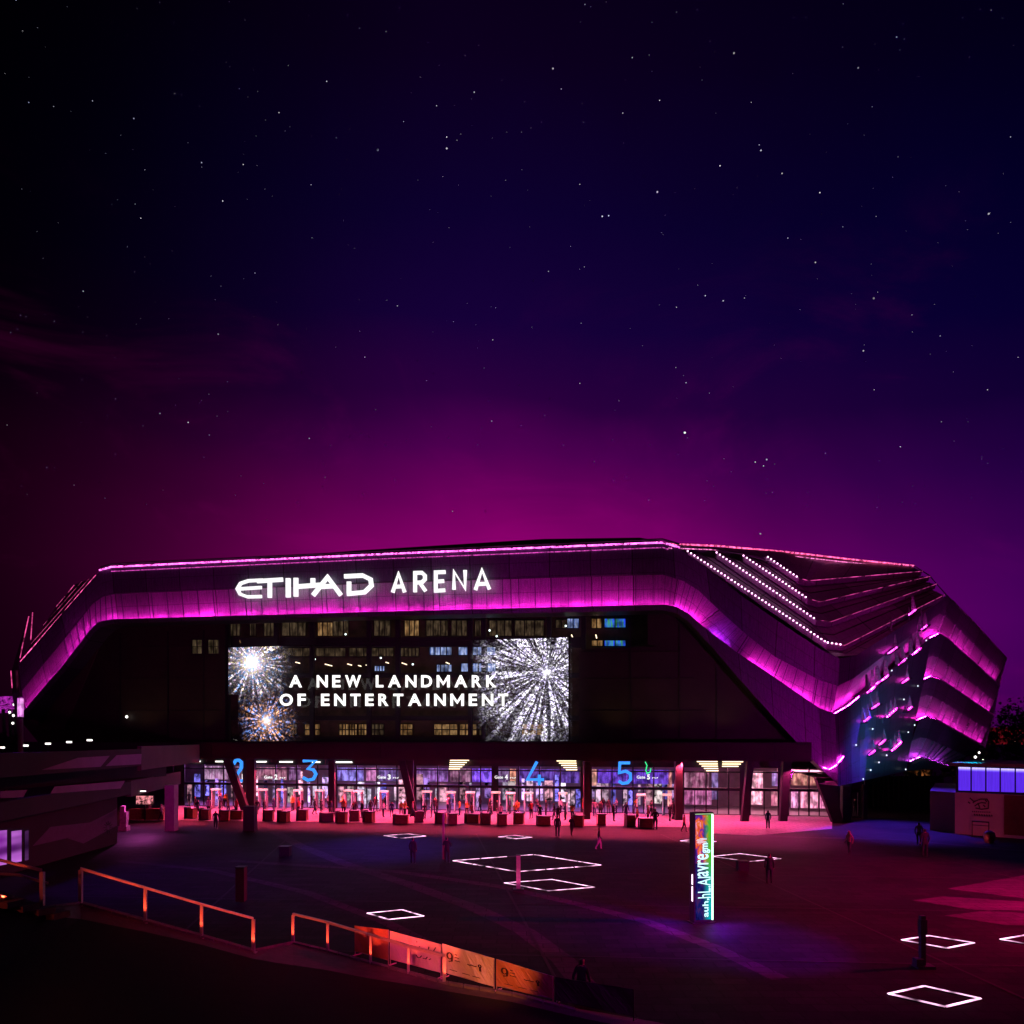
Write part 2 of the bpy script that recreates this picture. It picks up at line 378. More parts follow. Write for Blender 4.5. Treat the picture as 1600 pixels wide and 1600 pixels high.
def strokes(mb, polys, th, P, ext, step=.003):
    """polys: polylines in a plane; P maps (x, y) to world; ext: extrusion vector; each piece stands a hair prouder than the last"""
    k = 0
    for pl in polys:
        pl = [V((a, b)) for a, b in pl]
        closed = (pl[0] - pl[-1]).length < 1e-6
        L, Rr = [], []
        for i, p in enumerate(pl):
            a = pl[i - 1] if i > 0 else (pl[-2] if closed else None)
            b = pl[i + 1] if i < len(pl) - 1 else (pl[1] if closed else None)
            d1 = (p - a).normalized() if a is not None else None; d2 = (b - p).normalized() if b is not None else None
            if d1 is None: d1 = d2
            if d2 is None: d2 = d1
            n1 = V((-d1.y, d1.x)); n2 = V((-d2.y, d2.x)); n = n1 + n2
            if n.length < .2: n = n1
            n.normalize(); m = min(1 / max(.35, n.dot(n1)), 1.45)
            q = p
            L.append(q + n * th / 2 * m); Rr.append(q - n * th / 2 * m)
        e = V(ext) * (1 + step * k)
        for i in range(len(pl) - 1):
            mb.prism([P(*L[i]), P(*Rr[i]), P(*Rr[i + 1]), P(*L[i + 1])], e)
        k += 1
def text_polys(s, x0, y0, x1, hgt, gap=.32):
    """lay text between x0 and x1 (gap between letters stretched to fit), cap height hgt upward"""
    ws = [GL[c][0] for c in s]; tot = sum(ws) + gap * (len(s) - 1); sx = (x1 - x0) / tot
    res = []; cx = 0
    for c, wd in zip(s, ws):
        res.append([[(x0 + (cx + a) * sx, y0 + b * hgt) for a, b in pl] for pl in GL[c][1]]); cx += wd + gap
    return res

def font_text(mb, s_, x0, y0, x1, hgt, P, ext, bold=.03, space=1.15):
    """the built-in face as real letters: scaled to run from x0 to x1 with cap height hgt, mapped by P, given thickness by ext"""
    cu = bpy.data.curves.new("t", 'FONT'); cu.body = s_; cu.offset = bold; cu.extrude = .5; cu.space_character = space; cu.resolution_u = 4
    o = bpy.data.objects.new("t", cu); COL.objects.link(o)
    me = bpy.data.meshes.new_from_object(o.evaluated_get(bpy.context.evaluated_depsgraph_get())); bpy.data.objects.remove(o)
    xs_ = [v_.co.x for v_ in me.vertices]; ys_ = [v_.co.y for v_ in me.vertices]; a, b_ = min(xs_), max(xs_); c_, d_ = min(ys_), max(ys_)
    i = len(mb.v)
    for v_ in me.vertices: mb.v.append(P(x0 + (v_.co.x - a) / (b_ - a) * (x1 - x0), y0 + (v_.co.y - c_) / (d_ - c_) * hgt) + V(ext) * (v_.co.z + .5))
    for p in me.polygons: mb.f.append([i + k for k in p.vertices]); mb.uv.append([(0, 0)] * len(p.vertices)); mb.mi.append(0)
    bpy.data.meshes.remove(me)
# ================================================================== SETTING
g = MB(); g.face([(-1500, -60, 0), (1500, -60, 0), (1500, 3000, 0), (-1500, 3000, 0)]); setting(g, "ground", M_ground)
def band_on_ground(pts, wd, z, m, name="paving"):
    b = MB(); P = [G(*p) for p in pts]
    for i in range(len(P) - 1):
        def off(k):
            t = (P[min(k + 1, len(P) - 1)] - P[max(k - 1, 0)]).normalized(); return V((-t.y, t.x, 0)) * wd / 2
        a, c = off(i), off(i + 1)
        b.face([P[i] + a + V((0, 0, z)), P[i] - a + V((0, 0, z)), P[i + 1] - c + V((0, 0, z)), P[i + 1] + c + V((0, 0, z))])
    return setting(b, name, m)
band_on_ground([(430, 1300), (470, 1322), (540, 1350), (640, 1382), (740, 1418), (820, 1455), (880, 1500), (930, 1560)], .9, .004, M_band)
band_on_ground([(360, 1345), (470, 1352), (620, 1362), (780, 1385), (900, 1412), (1010, 1440), (1120, 1482), (1220, 1530)], .7, .008, M_band)
band_on_ground([(180, 1345), (330, 1360), (480, 1395), (600, 1440), (720, 1500)], .6, .012, M_band)
band_on_ground([(1100, 1300), (1230, 1308), (1400, 1312), (1600, 1330)], .8, .012, M_band)
for pts in ([(1480, 1389), (1600, 1368), (1700, 1380), (1700, 1412), (1600, 1404)], [(1425, 1407), (1475, 1401), (1640, 1412), (1640, 1424), (1520, 1422)],
            [(1475, 1431), (1545, 1423), (1660, 1432), (1660, 1448), (1570, 1446)]):
    b = MB(); b.face([G(*p) + V((0, 0, .016)) for p in pts]); setting(b, "paving", M_pale)
dr = MB()
for k in range(5):
    a, b_ = V((-26 + k * 14, 20, .02)), V((-34 + k * 15.5, 62, .02)); t = (b_ - a).normalized(); n_ = V((-t.y, t.x, 0)) * .06
    dr.face([a - n_, b_ - n_, b_ + n_, a + n_])
for k in range(4):
    a, b_ = V((-24, 29 + k * 8.5, .024)), V((44, 24 + k * 8.5, .024)); t = (b_ - a).normalized(); n_ = V((-t.y, t.x, 0)) * .05
    dr.face([a - n_, b_ - n_, b_ + n_, a + n_])
setting(dr, "paving", mat('joint_dark', (.008, .008, .008), .8))
M_canopyfloor = ground_mat('canopy_floor', (.3, .27, .27), (.26, .24, .25), .5)
b = MB(); b.face([FZ(250, .02, 9), FZ(250, .02, -6), FZ(1085, .02, -3), FZ(1085, .02, 9)]); setting(b, "pavement", M_canopyfloor)
b = MB(); b.face([FZ(1088, .02, 9), FZ(1088, .02, -7), FZ(1180, .02, -8), FZ(1300, .02, -2), FZ(1300, .02, 9)]); setting(b, "pavement", M_canopyfloor)

# stars: small far discs
STARS = [(590,234,3),(698,232,2.2),(209,185,1.8),(315,254,1.5),(380,257,1.2),(436,176,1.3),(453,198,1),(348,314,1.2),(741,144,1.4),(698,214,1.4),(714,219,1),(864,107,2),(988,90,1.3),
 (1147,83,2.2),(1341,106,1.8),(1189,235,2),(1125,259,1.4),(1027,300,2.4),(1222,271,1.8),(1281,301,1.5),(941,338,1.8),(951,337,1.6),(1403,245,1.2),(1545,334,2.4),(1369,338,1),(1231,372,1.3),
 (1579,214,1.2),(914,7,1.1),(1057,19,1),(877,139,1),(906,288,1),(1274,410,1.8),(857,424,1.3),(913,417,1),(341,522,1.8),(621,478,1.5),(770,531,1.4),(570,558,1.2),(130,455,1.1),
 (1365,466,2.4),(1349,548,2),(1102,462,1.4),(1130,470,1.4),(1057,480,1),(1072,598,1.6),(1070,676,2.8),(1188,834,1.8),(1180,722,1.6),(1198,718,1.8),(1193,728,1.2),(906,599,1.3),(908,505,1.2),
 (1425,492,1.1),(1469,525,1.4),(1366,609,1.1),(1543,609,1.3),(1471,659,1.3),(707,799,1.3),(417,813,1.1),(294,660,1.4),(250,646,1.2),(45,160,1.1),(25,0,1),(220,341,1),(587,640,1),(1407,698,1)]
st = MB()
rs = random.Random(3)
allst = [(a, b, c) for a, b, c in STARS] + [(rs.uniform(0, 1600), rs.uniform(0, 800) ** 1.0, rs.choice([.3, .35, .35, .4, .45, .55])) for _ in range(330)]
for k in range(700):                       # the rest of the dome, outside this view
    allst.append((rs.uniform(-2500, 4100), rs.uniform(-1600, 760), rs.choice([.6, .8, 1.1])))
for px, py, sz in allst:
    c = W(px, py, 2500.0); d = (c - V((0, 0, 8))).normalized(); a = d.cross(V((0, 0, 1))).normalized(); bb = a.cross(d)
    r = sz * 2500 / F0 * .62
    st.face([c + (a * math.cos(t * 1.0472) + bb * math.sin(t * 1.0472) * .9) * r for t in range(6)])
def starb(h):
    co = h.new('ShaderNodeTexCoord').outputs['Object']; e = h.new('ShaderNodeEmission')
    h.put(e.inputs[0], h.ramp(h.noise(co, .01, 1), [(.3, (.55, .6, 1)), (.6, (1, .95, 1))]))
    h.put(e.inputs[1], h.m('MULTIPLY', smooth(h, h.noise(co, .023, 2, .8), .3, .75), 1.3)); out(h, e.outputs[0])
setting(st, "sky", glow('star_light', starb))

# ================================================================== ARENA
arena = root("arena_building", FZ(620, 0, 6), "vast faceted arena hall with magenta-lit metal frame and open dark front", "arena")
def lerp(a, b, t): return a + (b - a) * t
def dense(cols, sub):
    res = []
    for i in range(len(cols) - 1):
        for k in range(sub[i]): res.append((i, k / sub[i]))
    res.append((len(cols) - 2, 1.0)); return res
def row3(px_row, Ys):
    return [W(p[0], p[1], Ys[i]) if not callable(Ys[i]) else FP(p[0], p[1]) for i, p in enumerate(px_row)]
def sampled(row, dd): return [lerp(row[i], row[i + 1], t) for i, t in dd]
def normals(rowpts):
    res = []
    for i in range(len(rowpts)):
        t = rowpts[min(i + 1, len(rowpts) - 1)] - rowpts[max(i - 1, 0)]; t.z = 0; t.normalize(); res.append(V((t.y, -t.x, 0)))
    return res
def band(mb, A, B, NN, dA, dB, nv=3, v0=0, mi=0):
    u = 0
    for i in range(len(A) - 1):
        du = ((A[i + 1] - A[i]).length + (B[i + 1] - B[i]).length) / 2
        for k in range(nv):
            def q(j, t):
                return lerp(A[j] - NN[j] * dA, B[j] - NN[j] * dB, t)
            hA = (A[i] - B[i]).length; t0, t1 = k / nv, (k + 1) / nv
            mb.face([q(i, t0), q(i, t1), q(i + 1, t1), q(i + 1, t0)],
                    [(u, v0 - hA * t0), (u, v0 - hA * t1), (u + du, v0 - hA * t1), (u + du, v0 - hA * t0)], mi)
        u += du
fp = FP
Ys = [fp] * 13 + [67.2, 68.4, 80.5]
Rt = row3([(28,1040),(85,972),(146,903),(157,892),(175,887),(600,867),(1035,849),(1062,857),(1080,870),(1130,908),(1165,935),(1215,970),(1285,1016),(1312,1029),(1338,1024),(1462,945)], Ys)
Rm = row3([(30,1080),(92,1005),(142,943),(158,932),(175,928),(600,910),(1035,897),(1068,907),(1092,922),(1132,960),(1168,992),(1212,1026),(1285,1064),(1312,1072),(1340,1058),(1460,968)], Ys)
R2 = row3([(32,1118),(98,1042),(140,987),(154,973),(175,969),(600,957),(1035,946),(1058,950),(1078,962),(1097,979),(1150,1020),(1200,1053),(1280,1108),(1304,1117),(1328,1103),(1455,997)], Ys)
R3 = row3([(34,1124),(102,1047),(144,991),(157,979),(175,974),(600,962),(1035,953),(1058,958),(1078,973),(1105,1003),(1155,1060),(1205,1116),(1285,1203),(1311,1228),(1333,1224),(1417,1205)], Ys)
sub = [6, 5, 2, 2, 8, 8, 3, 3, 2, 4, 4, 5, 4, 4, 9]
dd = dense(Rt, sub)
Rt, Rm, R2, R3 = (sampled(r, dd) for r in (Rt, Rm, R2, R3))
NN = normals(R2)
idx = lambda c: sum(sub[:c])
REC = .75
mb = MB(); band(mb, Rt, Rm, NN, 0, .25, 2); mb.build("upper_cladding", M_skin2, arena)  # upper course's weaker light put into the darker copy of the metal
mb = MB(); band(mb, Rm, R2, NN, .28, REC, 3); mb.build("lower_cladding", M_skin, arena)
mb = MB()                                                       # ledge and lip
band(mb, R2, R2, NN, REC, -.05, 1); band(mb, R2, R3, NN, -.05, .1, 3)
mb.build("lip_cladding", M_skin2, arena)
UP = V((0, 0, .10))
mb = MB(); band(mb, [p + UP for p in R2], R2, NN, -.055, -.055, 1); band(mb, [p + UP for p in R2], R2, NN, .0, .0, 1); mb.build("strip_shield", M_skin2, arena)  # upstand added to hide the light strip from below
mb = MB(); band(mb, R3, [p.copy() for p in R3], NN, .1, 2.6, 1); mb.build("soffit", M_skin2, arena)
def led(rowpts, i0, i1, r=.034, up=.062, outw=-.14, m=None, name="light_strip", NNx=None):
    b = MB(); nn = NNx or NN
    b.tube([rowpts[i] + nn[i] * outw + V((0, 0, up)) for i in range(i0, i1 + 1)], r, 6)
    return b.build(name, m or M_led, arena)
for a, c in ((0, 1), (1, 2), (2, 4), (4, 5), (5, 6), (6, 9)): led(R2, idx(a), idx(c))
led(R2, idx(9) + 1, idx(10) - 1, m=emis('led_violet', (.55, .02, 1), 140, 2))
led(R2, idx(10) + 1, idx(14) + 1)
# top edge light and coping
mb = MB()
i0, i1 = idx(3), idx(7)
for i in range(i0, i1):
    for k in range(2):
        pass
mb.tube([Rt[i] + NN[i] * .16 + V((0, 0, .05)) for i in range(i0, i1 + 1)], .085, 6); mb.build("light_strip", emis('led_top', (1, .12, .70), 3.4, 4.0), arena)
mb = MB(); mb.tube([Rt[i] + NN[i] * .1 + V((0, 0, -.42)) for i in range(i0 + 2, i1 - 1)], .05, 6); mb.build("light_strip", emis('led_top2', (1, .1, .7), .7, 6), arena)
mb = MB(); mb.tube([Rt[i] - NN[i] * .1 + V((0, 0, .42)) for i in range(i0, i1 + 1)], .1, 6); mb.build("coping", M_black, arena)
mb = MB(); mb.tube([Rm[i] + NN[i] * .02 for i in range(idx(4), idx(6) + 1)], .035, 4); mb.build("panel_joint", M_skin, arena)
# ribs across the cladding joints
mb = MB()
def rib(A, B, t, nn, w_=.09, dA=0, dB=REC):
    i = int(t); f = t - i
    a, b_, n_ = lerp(A[i], A[i + 1], f) , lerp(B[i], B[i + 1], f), nn[i]
    a = a - n_ * (dA - .06); b_ = b_ - n_ * (dB - .10); sd = V((-n_.y, n_.x, 0)) * w_ / 2
    mb.hexa([b_ - sd, b_ + sd, b_ + sd - n_ * .2, b_ - sd - n_ * .2, a - sd, a + sd, a + sd - n_ * .2, a - sd - n_ * .2])
for i in range(idx(1), idx(4), 1): rib(Rm, R2, i + .5, NN, .07, .28)
for j in range(34):
    t = idx(4) + (idx(6) - idx(4)) * (j + .5) / 34 * .999
    rib(Rm, R2, t, NN, .07, .28)
for i in range(idx(6), idx(13)): rib(Rm, R2, i + .4, NN, .06, .28)
build_each(mb, "cladding_rib", M_skin2, arena)
# E2: end face with three lit storeys
Y2 = [80.5, 82, 83.5, 100]
def e2row(r, Ysx=Y2):
    rr = [W(p[0], p[1], Ysx[i]) for i, p in enumerate(r)]; return sampled(rr, dense(rr, [2, 2, 12]))
T = e2row([(1462,945),(1478,931),(1490,939),(1573,1030)])
S1 = e2row([(1455,997),(1467,991),(1480,998),(1562,1071)])
S2 = e2row([(1444,1062),(1456,1057),(1470,1062),(1553,1118)])
S3 = e2row([(1434,1126),(1448,1120),(1462,1124),(1540,1167)])
S4 = e2row([(1424,1190),(1438,1184),(1450,1186),(1484,1197)], [80.5, 82, 83.5, 88])
SB = e2row([(1417,1205),(1430,1203),(1445,1202),(1487,1199)], [80.5, 82, 83.5, 88])
N2 = normals(S1)
def mid(A, B, t): return [lerp(a, b_, t) for a, b_ in zip(A, B)]
for A, B, t, s_ in ((T, S1, .45, 1), (S1, S2, .5, 1), (S2, S3, .45, 1), (S3, S4, .5, .35)):
    M_ = mid(A, B, t)
    mb = MB(); band(mb, A, M_, N2, -.05, .3, 2); mb.build("dark_band", M_skin2, arena)  # upper part of each storey in the darker folded metal
    mb = MB(); band(mb, M_, B, N2, .3, REC, 3); mb.build("lower_cladding", M_skin, arena)
    mb = MB(); band(mb, B, B, N2, REC, -.05, 1); band(mb, B, [p - V((0, 0, .35)) for p in B], N2, -.05, -.05, 1); band(mb, [p + UP for p in B], B, N2, -.055, -.055, 1); mb.build("lip_cladding", M_skin2, arena)  # last band is the added upstand hiding the strip
    led(B, 0, 16, m=M_led if s_ == 1 else emis('led_purple', (.75, .05, 1), 60, 2), NNx=N2, r=.034)
    mb = MB()
    for j in (3, 5.3, 6.4, 8, 9.2, 11.4, 13.1, 14.6): rib(M_, B, j, N2, .14, .2)
    build_each(mb, "cladding_fin", M_skin, arena)
mb = MB(); band(mb, S4, SB, N2, 0, 0, 1); mb.build("lip_cladding", M_skin2, arena)
# the recess between the east face's slanted right edge and the end face, and the return at the far end
mb = MB()
e1 = [Rt[-1], R2[-1], R3[-1]]
far = [T[-1], S1[-1], S2[-1], S3[-1], S4[-1], SB[-1]]
for a, b_ in zip(far, far[1:]):
    back = V((6, 45, 0)); mb.face([a, b_, b_ + back, a + back])
mb.face([SB[0], SB[-1], SB[-1] + V((0, 40, 0)), SB[0] + V((0, 40, 0))])
mb.face([R3[idx(13)], R3[-1], R3[-1] + V((0, 12, 1)), R3[idx(13)] + V((0, 12, 1))])
mb.build("end_wall", M_skin2, arena)
# roof tiers: V-shaped stepped ledges
Yt = {1: (70.6, 68.9, 69.8, 81), 2: (72.0, 71.2, 72.2, 83.2), 3: (74, 73.5, 74.5, 85.4), 4: (76, 75.8, 76.8, 87.6), 0: (70.2, 84, 86, 90)}
TR = {1: [(1073,861),(1292,1005),(1318,1009),(1474,930)], 2: [(1118,863),(1275,969),(1297,972),(1462,913)],
      3: [(1160,868),(1262,936),(1280,941),(1452,901)], 4: [(1198,870),(1248,904),(1262,908),(1440,893)]}
TS = [16, 3, 12]
tier = {k: sampled([W(p[0], p[1], Yt[k][i]) for i, p in enumerate(TR[k])], dense(TR[k], TS)) for k in TR}
# base under tier 1 = top edge of the cladding between columns 7 and 15
base1 = sampled([Rt[idx(7)], Rt[idx(13) - 1], Rt[idx(14)], Rt[-1]], dense([0] * 4, TS))
topE = sampled([W(1060, 851, 70.4), W(1225, 862, 80), W(1300, 870, 86), W(1427, 886, 92)], dense([0] * 4, TS))
prev = base1
for k in (1, 2, 3, 4):
    L = tier[k]; nn = normals(L)
    lo = [p - V((0, 0, .5)) - n_ * .1 for p, n_ in zip(L, nn)]
    foot = [lerp(p, q_, .62) - V((0, 0, .15)) for p, q_ in zip(prev, lo)]
    mb = MB(); band(mb, L, lo, nn, -.06, 0, 1)
    ins = [p - n_ * .35 for p, n_ in zip(lo, nn)]
    band(mb, lo, ins, nn, 0, 0, 1)
    band(mb, ins, prev, nn, 0, 0, 4)
    mb.build("roof_tier", M_tier, arena)
    mb = MB(); mb.tube([lerp(a, b_, .42) + n_ * .02 for a, b_, n_ in zip(ins, prev, nn)], .05, 5); mb.build("tier_seam", M_tier, arena)
    # the dotted lights run down the left limb only, the right limb keeps a faint glowing lip
    P = [W(p[0], p[1], Yt[k][i]) for i, p in enumerate(TR[k])]
    d = MB(); n_ = int((P[1] - P[0]).length / .38)
    off = V((-.1, -.16, .06))
    for j in range(n_): d.box(lerp(P[0], P[1], (j + .5) / n_) + off, (.11, .10, .11), FROT)
    if k == 1:
        for j in range(4): d.box(lerp(P[1], P[2], (j + .3) / 4) + off, (.12, .12, .12), FROT)
    d.build("light_strip", M_leddot, arena)
    d = MB(); d.tube([p + nn[i] * .1 + V((0, 0, .02)) for i, p in enumerate(L) if i >= 17], .035, 5)
    d.build("light_strip", emis('led_faint%d' % k, (1, .08, .45), (.55, .4, .55, .8)[k - 1], 1), arena)
    prev = L
mb = MB(); nn = normals(topE); band(mb, topE, tier[4], nn, 0, 0, 4); mb.build("roof_tier", M_tier, arena)
# top edge double line on the right
mb = MB(); E = [W(1045, 850, 70.2), W(1120, 853, 74), W(1225, 862, 80), W(1330, 874, 86.5), W(1428, 884, 92)]
mb.tube(E, .09, 5); mb.build("light_strip", emis('led_red', (1, .10, .32), 2.2, 3.3), arena)
mb = MB(); mb.tube([p - V((.1, .4, .5)) for p in E], .05, 5); mb.build("light_strip", emis('led_red2', (1, .2, .6), 1.6, 4), arena)
E2r = [W(1428, 884, 92), W(1452, 899, 88), W(1478, 929, 82), W(1520, 970, 88), W(1573, 1028, 100)]
mb = MB(); mb.tube(E2r, .07, 5); mb.build("coping", M_tier, arena)
# closed roof and rear
mb = MB()
ridge = [Rt[i] for i in range(0, idx(7) + 1, 2)] + [topE[k] for k in range(0, len(topE), 4)] + [T[0], T[2], T[-1]]
bk = []
for p in ridge: bk.append(V((p.x * 1.05, p.y + 55, max(p.z - 9, 6))))
for i in range(len(ridge) - 1): mb.face([ridge[i], ridge[i + 1], bk[i + 1], bk[i]])
for i in range(len(bk) - 1): mb.face([bk[i], bk[i + 1], V((bk[i + 1].x, bk[i + 1].y, 0)), V((bk[i].x, bk[i].y, 0))])
mb.build("roof", M_tier, arena)
# slim bulge of the roof behind the front edge
mb = MB(); mb.prism([W(400, 872, 84), W(560, 860, 84), W(850, 842, 82), W(1000, 840, 80), W(1060, 850, 80), W(1000, 862, 80), W(400, 880, 84)], (1, 6, 0)); mb.build("roof_bulge", M_tier, arena)
# left end: edge lines and a return wall
lt = [((32,1034),(150,899),.07),((49,1006),(139,905),.04),((68,977),(128,909),.035),((88,948),(116,914),.03)]
for i, (a, c, r) in enumerate(lt):
    mb = MB(); mb.tube([fp(*a, d=.3 + i * 1.2), fp(*c, d=.3 + i * 1.2)], r, 5); mb.build("light_strip", emis('led_left%d' % i, (1, .09, .38), (2.2, 1.1, .9, .8)[i], 1.2), arena)
mb = MB()
A_ = [fp(28,1040), fp(49,1006,d=1.4), fp(68,977,d=2.6), fp(88,948,d=3.8), fp(118,913,d=5)]
B_ = [fp(153,897), fp(139,905,d=1.4), fp(128,909,d=2.6), fp(118,913,d=3.8), fp(122,912,d=5)]
for i in range(4): mb.face([A_[i], B_[i], B_[i + 1], A_[i + 1]]); mb.face([A_[i] , A_[i + 1], A_[i + 1] + V((2, 14, 0)), A_[i] + V((-3, 14, 0))])
mb.build("roof_tier", M_tier, arena)
mb = MB()
c0, c1, c2 = fp(28, 1040), fp(30, 1080), fp(34, 1124)
q0, q1, q2 = W(18, 1048, 90), W(19, 1085, 90), W(25, 1122, 90)
mb.face([c0, q0, q1, c1]); mb.face([c1, q1, q2, c2]); mb.face([q0, c0, W(46, 962, 90), W(40, 975, 92)])
mb.build("end_wall", M_skin2, arena)
for a, c in (((31,1028),(45,963)), ((48,1000),(51,957)), ((17,1048),(19,1075))):
    mb = MB(); mb.tube([W(*a, 85), W(*c, 85)], .05, 5); mb.build("light_strip", emis('led_left_v', (1, .08, .35), .9, 1), arena)

# ---- dark recessed hall front
mb = MB()
HW = 9.0
mb.face([FP(210, 1160, HW), FP(1230, 1160, HW), FP(1060, 955, HW), FP(1020, 925, HW), FP(210, 935, HW)])
mb.build("hall_wall", M_wallin, arena)
mb = MB()                                                     # side wings of dark wall, closer
for pts in ([(34,1128),(100,1052),(146,993),(170,976),(300,972),(352,971),(352,1160),(150,1160),(60,1160)],
            [(905,1015),(1060,1008),(1060,962),(1080,976),(1110,1010),(1160,1067),(1205,1123),(1250,1170),(1260,1172),(905,1172)]):
    mb.face([FP(a, b_, 2.4) for a, b_ in pts])
mb.face([FP(a, b_, 2.4) for a, b_ in ((1012, 955), (1045, 955), (1060, 962), (1060, 1008), (1012, 1008))])
build_each(mb, "wing_wall", M_brown, arena)
mb = MB()
for px in (188, 262, 318, 985, 1062, 1120): mb.box(FZ(px, 14, 2.3) , (.12, .1, 12.0), FROT)
for py in (1010, 1060, 1110): mb.tube([FP(180, py, 2.3), FP(350, py, 2.3)], .03, 4); mb.tube([FP(910, max(py, 1018), 2.3), FP(1060 + (py - 1000) * .4, max(py, 1018), 2.3)], .03, 4)
build_each(mb, "wall_joint", M_dark, arena)
# inner reveal of the left leg (brown diagonal seen inside the opening)
mb = MB(); mb.prism([FP(60, 1140, 2.2), FP(100, 1140, 2.2), FP(165, 985, 2.2), (FP(150, 985, 2.2))], FN * -.2); mb.build("reveal", mat('reveal_metal', (.06, .035, .03), .6), arena)
# structural columns and floor beams of the glazed front
mb = MB()
for px in (356, 432, 488, 577, 622, 735, 756, 858, 912): mb.box(FP(px, 1066, 3.6) , (.45, .45, 14.5), FROT)
build_each(mb, "facade_column", M_dark, arena)
mb = MB()
for py, t in ((1003, 1.0), (1055, .5), (1122, .5), (1155, .6)):
    a, c = FP(352, py, 4.2), FP(908, py, 4.2); mb.hexa([a + V((0, 0, -t / 2)), c + V((0, 0, -t / 2)), c + V((0, .5, -t / 2)), a + V((0, .5, -t / 2)), a + V((0, 0, t / 2)), c + V((0, 0, t / 2)), c + V((0, .5, t / 2)), a + V((0, .5, t / 2))])
build_each(mb, "floor_beam", M_dark, arena)
# lit rooms behind: each window a part, its bars a sub-part
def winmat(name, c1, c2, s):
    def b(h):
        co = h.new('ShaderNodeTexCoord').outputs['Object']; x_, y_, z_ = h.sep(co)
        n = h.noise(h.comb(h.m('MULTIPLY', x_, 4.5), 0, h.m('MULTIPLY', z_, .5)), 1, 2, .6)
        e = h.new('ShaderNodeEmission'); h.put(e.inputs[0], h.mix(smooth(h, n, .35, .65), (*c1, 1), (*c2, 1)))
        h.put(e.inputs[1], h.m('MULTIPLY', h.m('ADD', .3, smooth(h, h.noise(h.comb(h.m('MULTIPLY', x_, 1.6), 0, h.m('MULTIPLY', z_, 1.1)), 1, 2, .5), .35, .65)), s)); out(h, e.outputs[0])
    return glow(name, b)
M_wam = winmat('room_amber', (.26, .12, .04), (.62, .36, .15), .5)
M_wdim = winmat('room_dim', (.07, .045, .025), (.24, .16, .09), .3)
M_wblue = winmat('room_blue', (.08, .15, .45), (.5, .6, .95), .9)
M_wgreen = winmat('room_green', (.05, .3, .05), (.02, .05, .9), .9)
def window(x0, x1, y0, y1, m, nb=2, nh=1, d=8.6):
    mb = MB(); mb.face([FP(x0, y1, d), FP(x1, y1, d), FP(x1, y0, d), FP(x0, y0, d)])
    o = mb.build("window", m, arena)
    mb = MB()
    for k in range(nb + 1):
        px = lerp(x0, x1, k / nb); a, c = FP(px, y1, d - .1), FP(px, y0, d - .1); mb.tube([a, c], .06, 4)
    for k in range(nh + 1):
        py = lerp(y0, y1, k / max(nh, 1)); mb.tube([FP(x0, py, d - .13), FP(x1, py, d - .13)], .06, 4)
    mb.build("frame", M_dark, o)
for x0, x1 in ((358, 376), (390, 400), (412, 428), (440, 478), (496, 520), (520, 545), (584, 610), (632, 655), (665, 700), (705, 730), (742, 752), (764, 800), (804, 850)):
    window(x0, x1, 972 if x0 < 500 else 969, 994, M_wdim if (x0 // 3) % 3 else M_wam, 3)
window(868, 886, 968, 982, M_wdim, 2); window(886, 905, 966, 982, M_wblue, 2); window(891, 906, 1002, 1010, M_wblue, 1)
window(924, 940, 966, 982, M_wam, 2); window(944, 978, 966, 981, M_wgreen, 2); window(924, 942, 1000, 1010, M_wam, 2); window(944, 978, 1000, 1010, M_wgreen, 2)
for x0, x1, y0, y1 in ((671, 706, 1010, 1024), (716, 775, 1009, 1024), (682, 706, 1038, 1050), (720, 775, 1036, 1050), (585, 601, 1040, 1049)): window(x0, x1, y0, y1, M_wblue, 4)
for x0, x1 in ((440, 540), (545, 615), (620, 655)): window(x0, x1, 1012, 1026, M_wdim, 6)
for x0, x1, m in ((452, 464, M_wdim), (476, 500, M_wam), (530, 545, M_wam), (546, 558, M_wam), (560, 573, M_wam), (578, 600, M_wdim), (622, 645, M_wam), (678, 715, M_wam), (718, 745, M_wam), (748, 762, M_wdim), (815, 850, M_wam)):
    window(x0, x1, 1131, 1149, m, 3, 2)
window(300, 316, 999, 1022, M_wdim, 2, d=2.3); window(325, 342, 999, 1022, M_wdim, 2, d=2.3)
# ceiling battens (short tubes seen end-on) and small spots
mbw = MB()
def batten(px, py, L=1.6, d=4.6, m=None):
    a = FP(px, py, d); mbw.tube([a, a + V((.15, 1.0, 0)).normalized() * L], .055, 5)
for px in (400, 470, 505, 520, 545, 568, 604, 642, 676, 710, 748, 780, 820, 852): batten(px, 1003 - (px - 400) * .008, rnd.uniform(1, 2.4))
for px in (462, 508, 543, 560, 572, 603, 628, 697, 735): batten(px, 1037 + rnd.uniform(-3, 3), rnd.uniform(.8, 2.0), 5)
for px in (931, 893): batten(px, 992, 2.4)
build_each(mbw, "ceiling_batten", emis('batten', (1, .8, .5), 2.6), arena)
mbw = MB()
for px, py in ((492, 1030), (595, 1028), (540, 991), (586, 1001), (765, 985), (776, 994), (655, 1000), (884, 978), (645, 1038), (362, 1006), (975, 1090)): mbw.ball(FP(px, py, 5), .11, n=6)
build_each(mbw, "spot_fitting", emis('coldspot', (.8, 1, .95), 3), arena)
mbw = MB(); mbw.ball(FP(198, 1120, 2.0), .17, n=6); build_each(mbw, "spot_fitting", M_white, arena)
# glass skin of the front
mb = MB(); mb.face([FP(352, 1158, 3.2), FP(908, 1158, 3.2), FP(908, 962, 3.2), FP(352, 968, 3.2)]); mb.build("glass_wall", M_glass, arena)
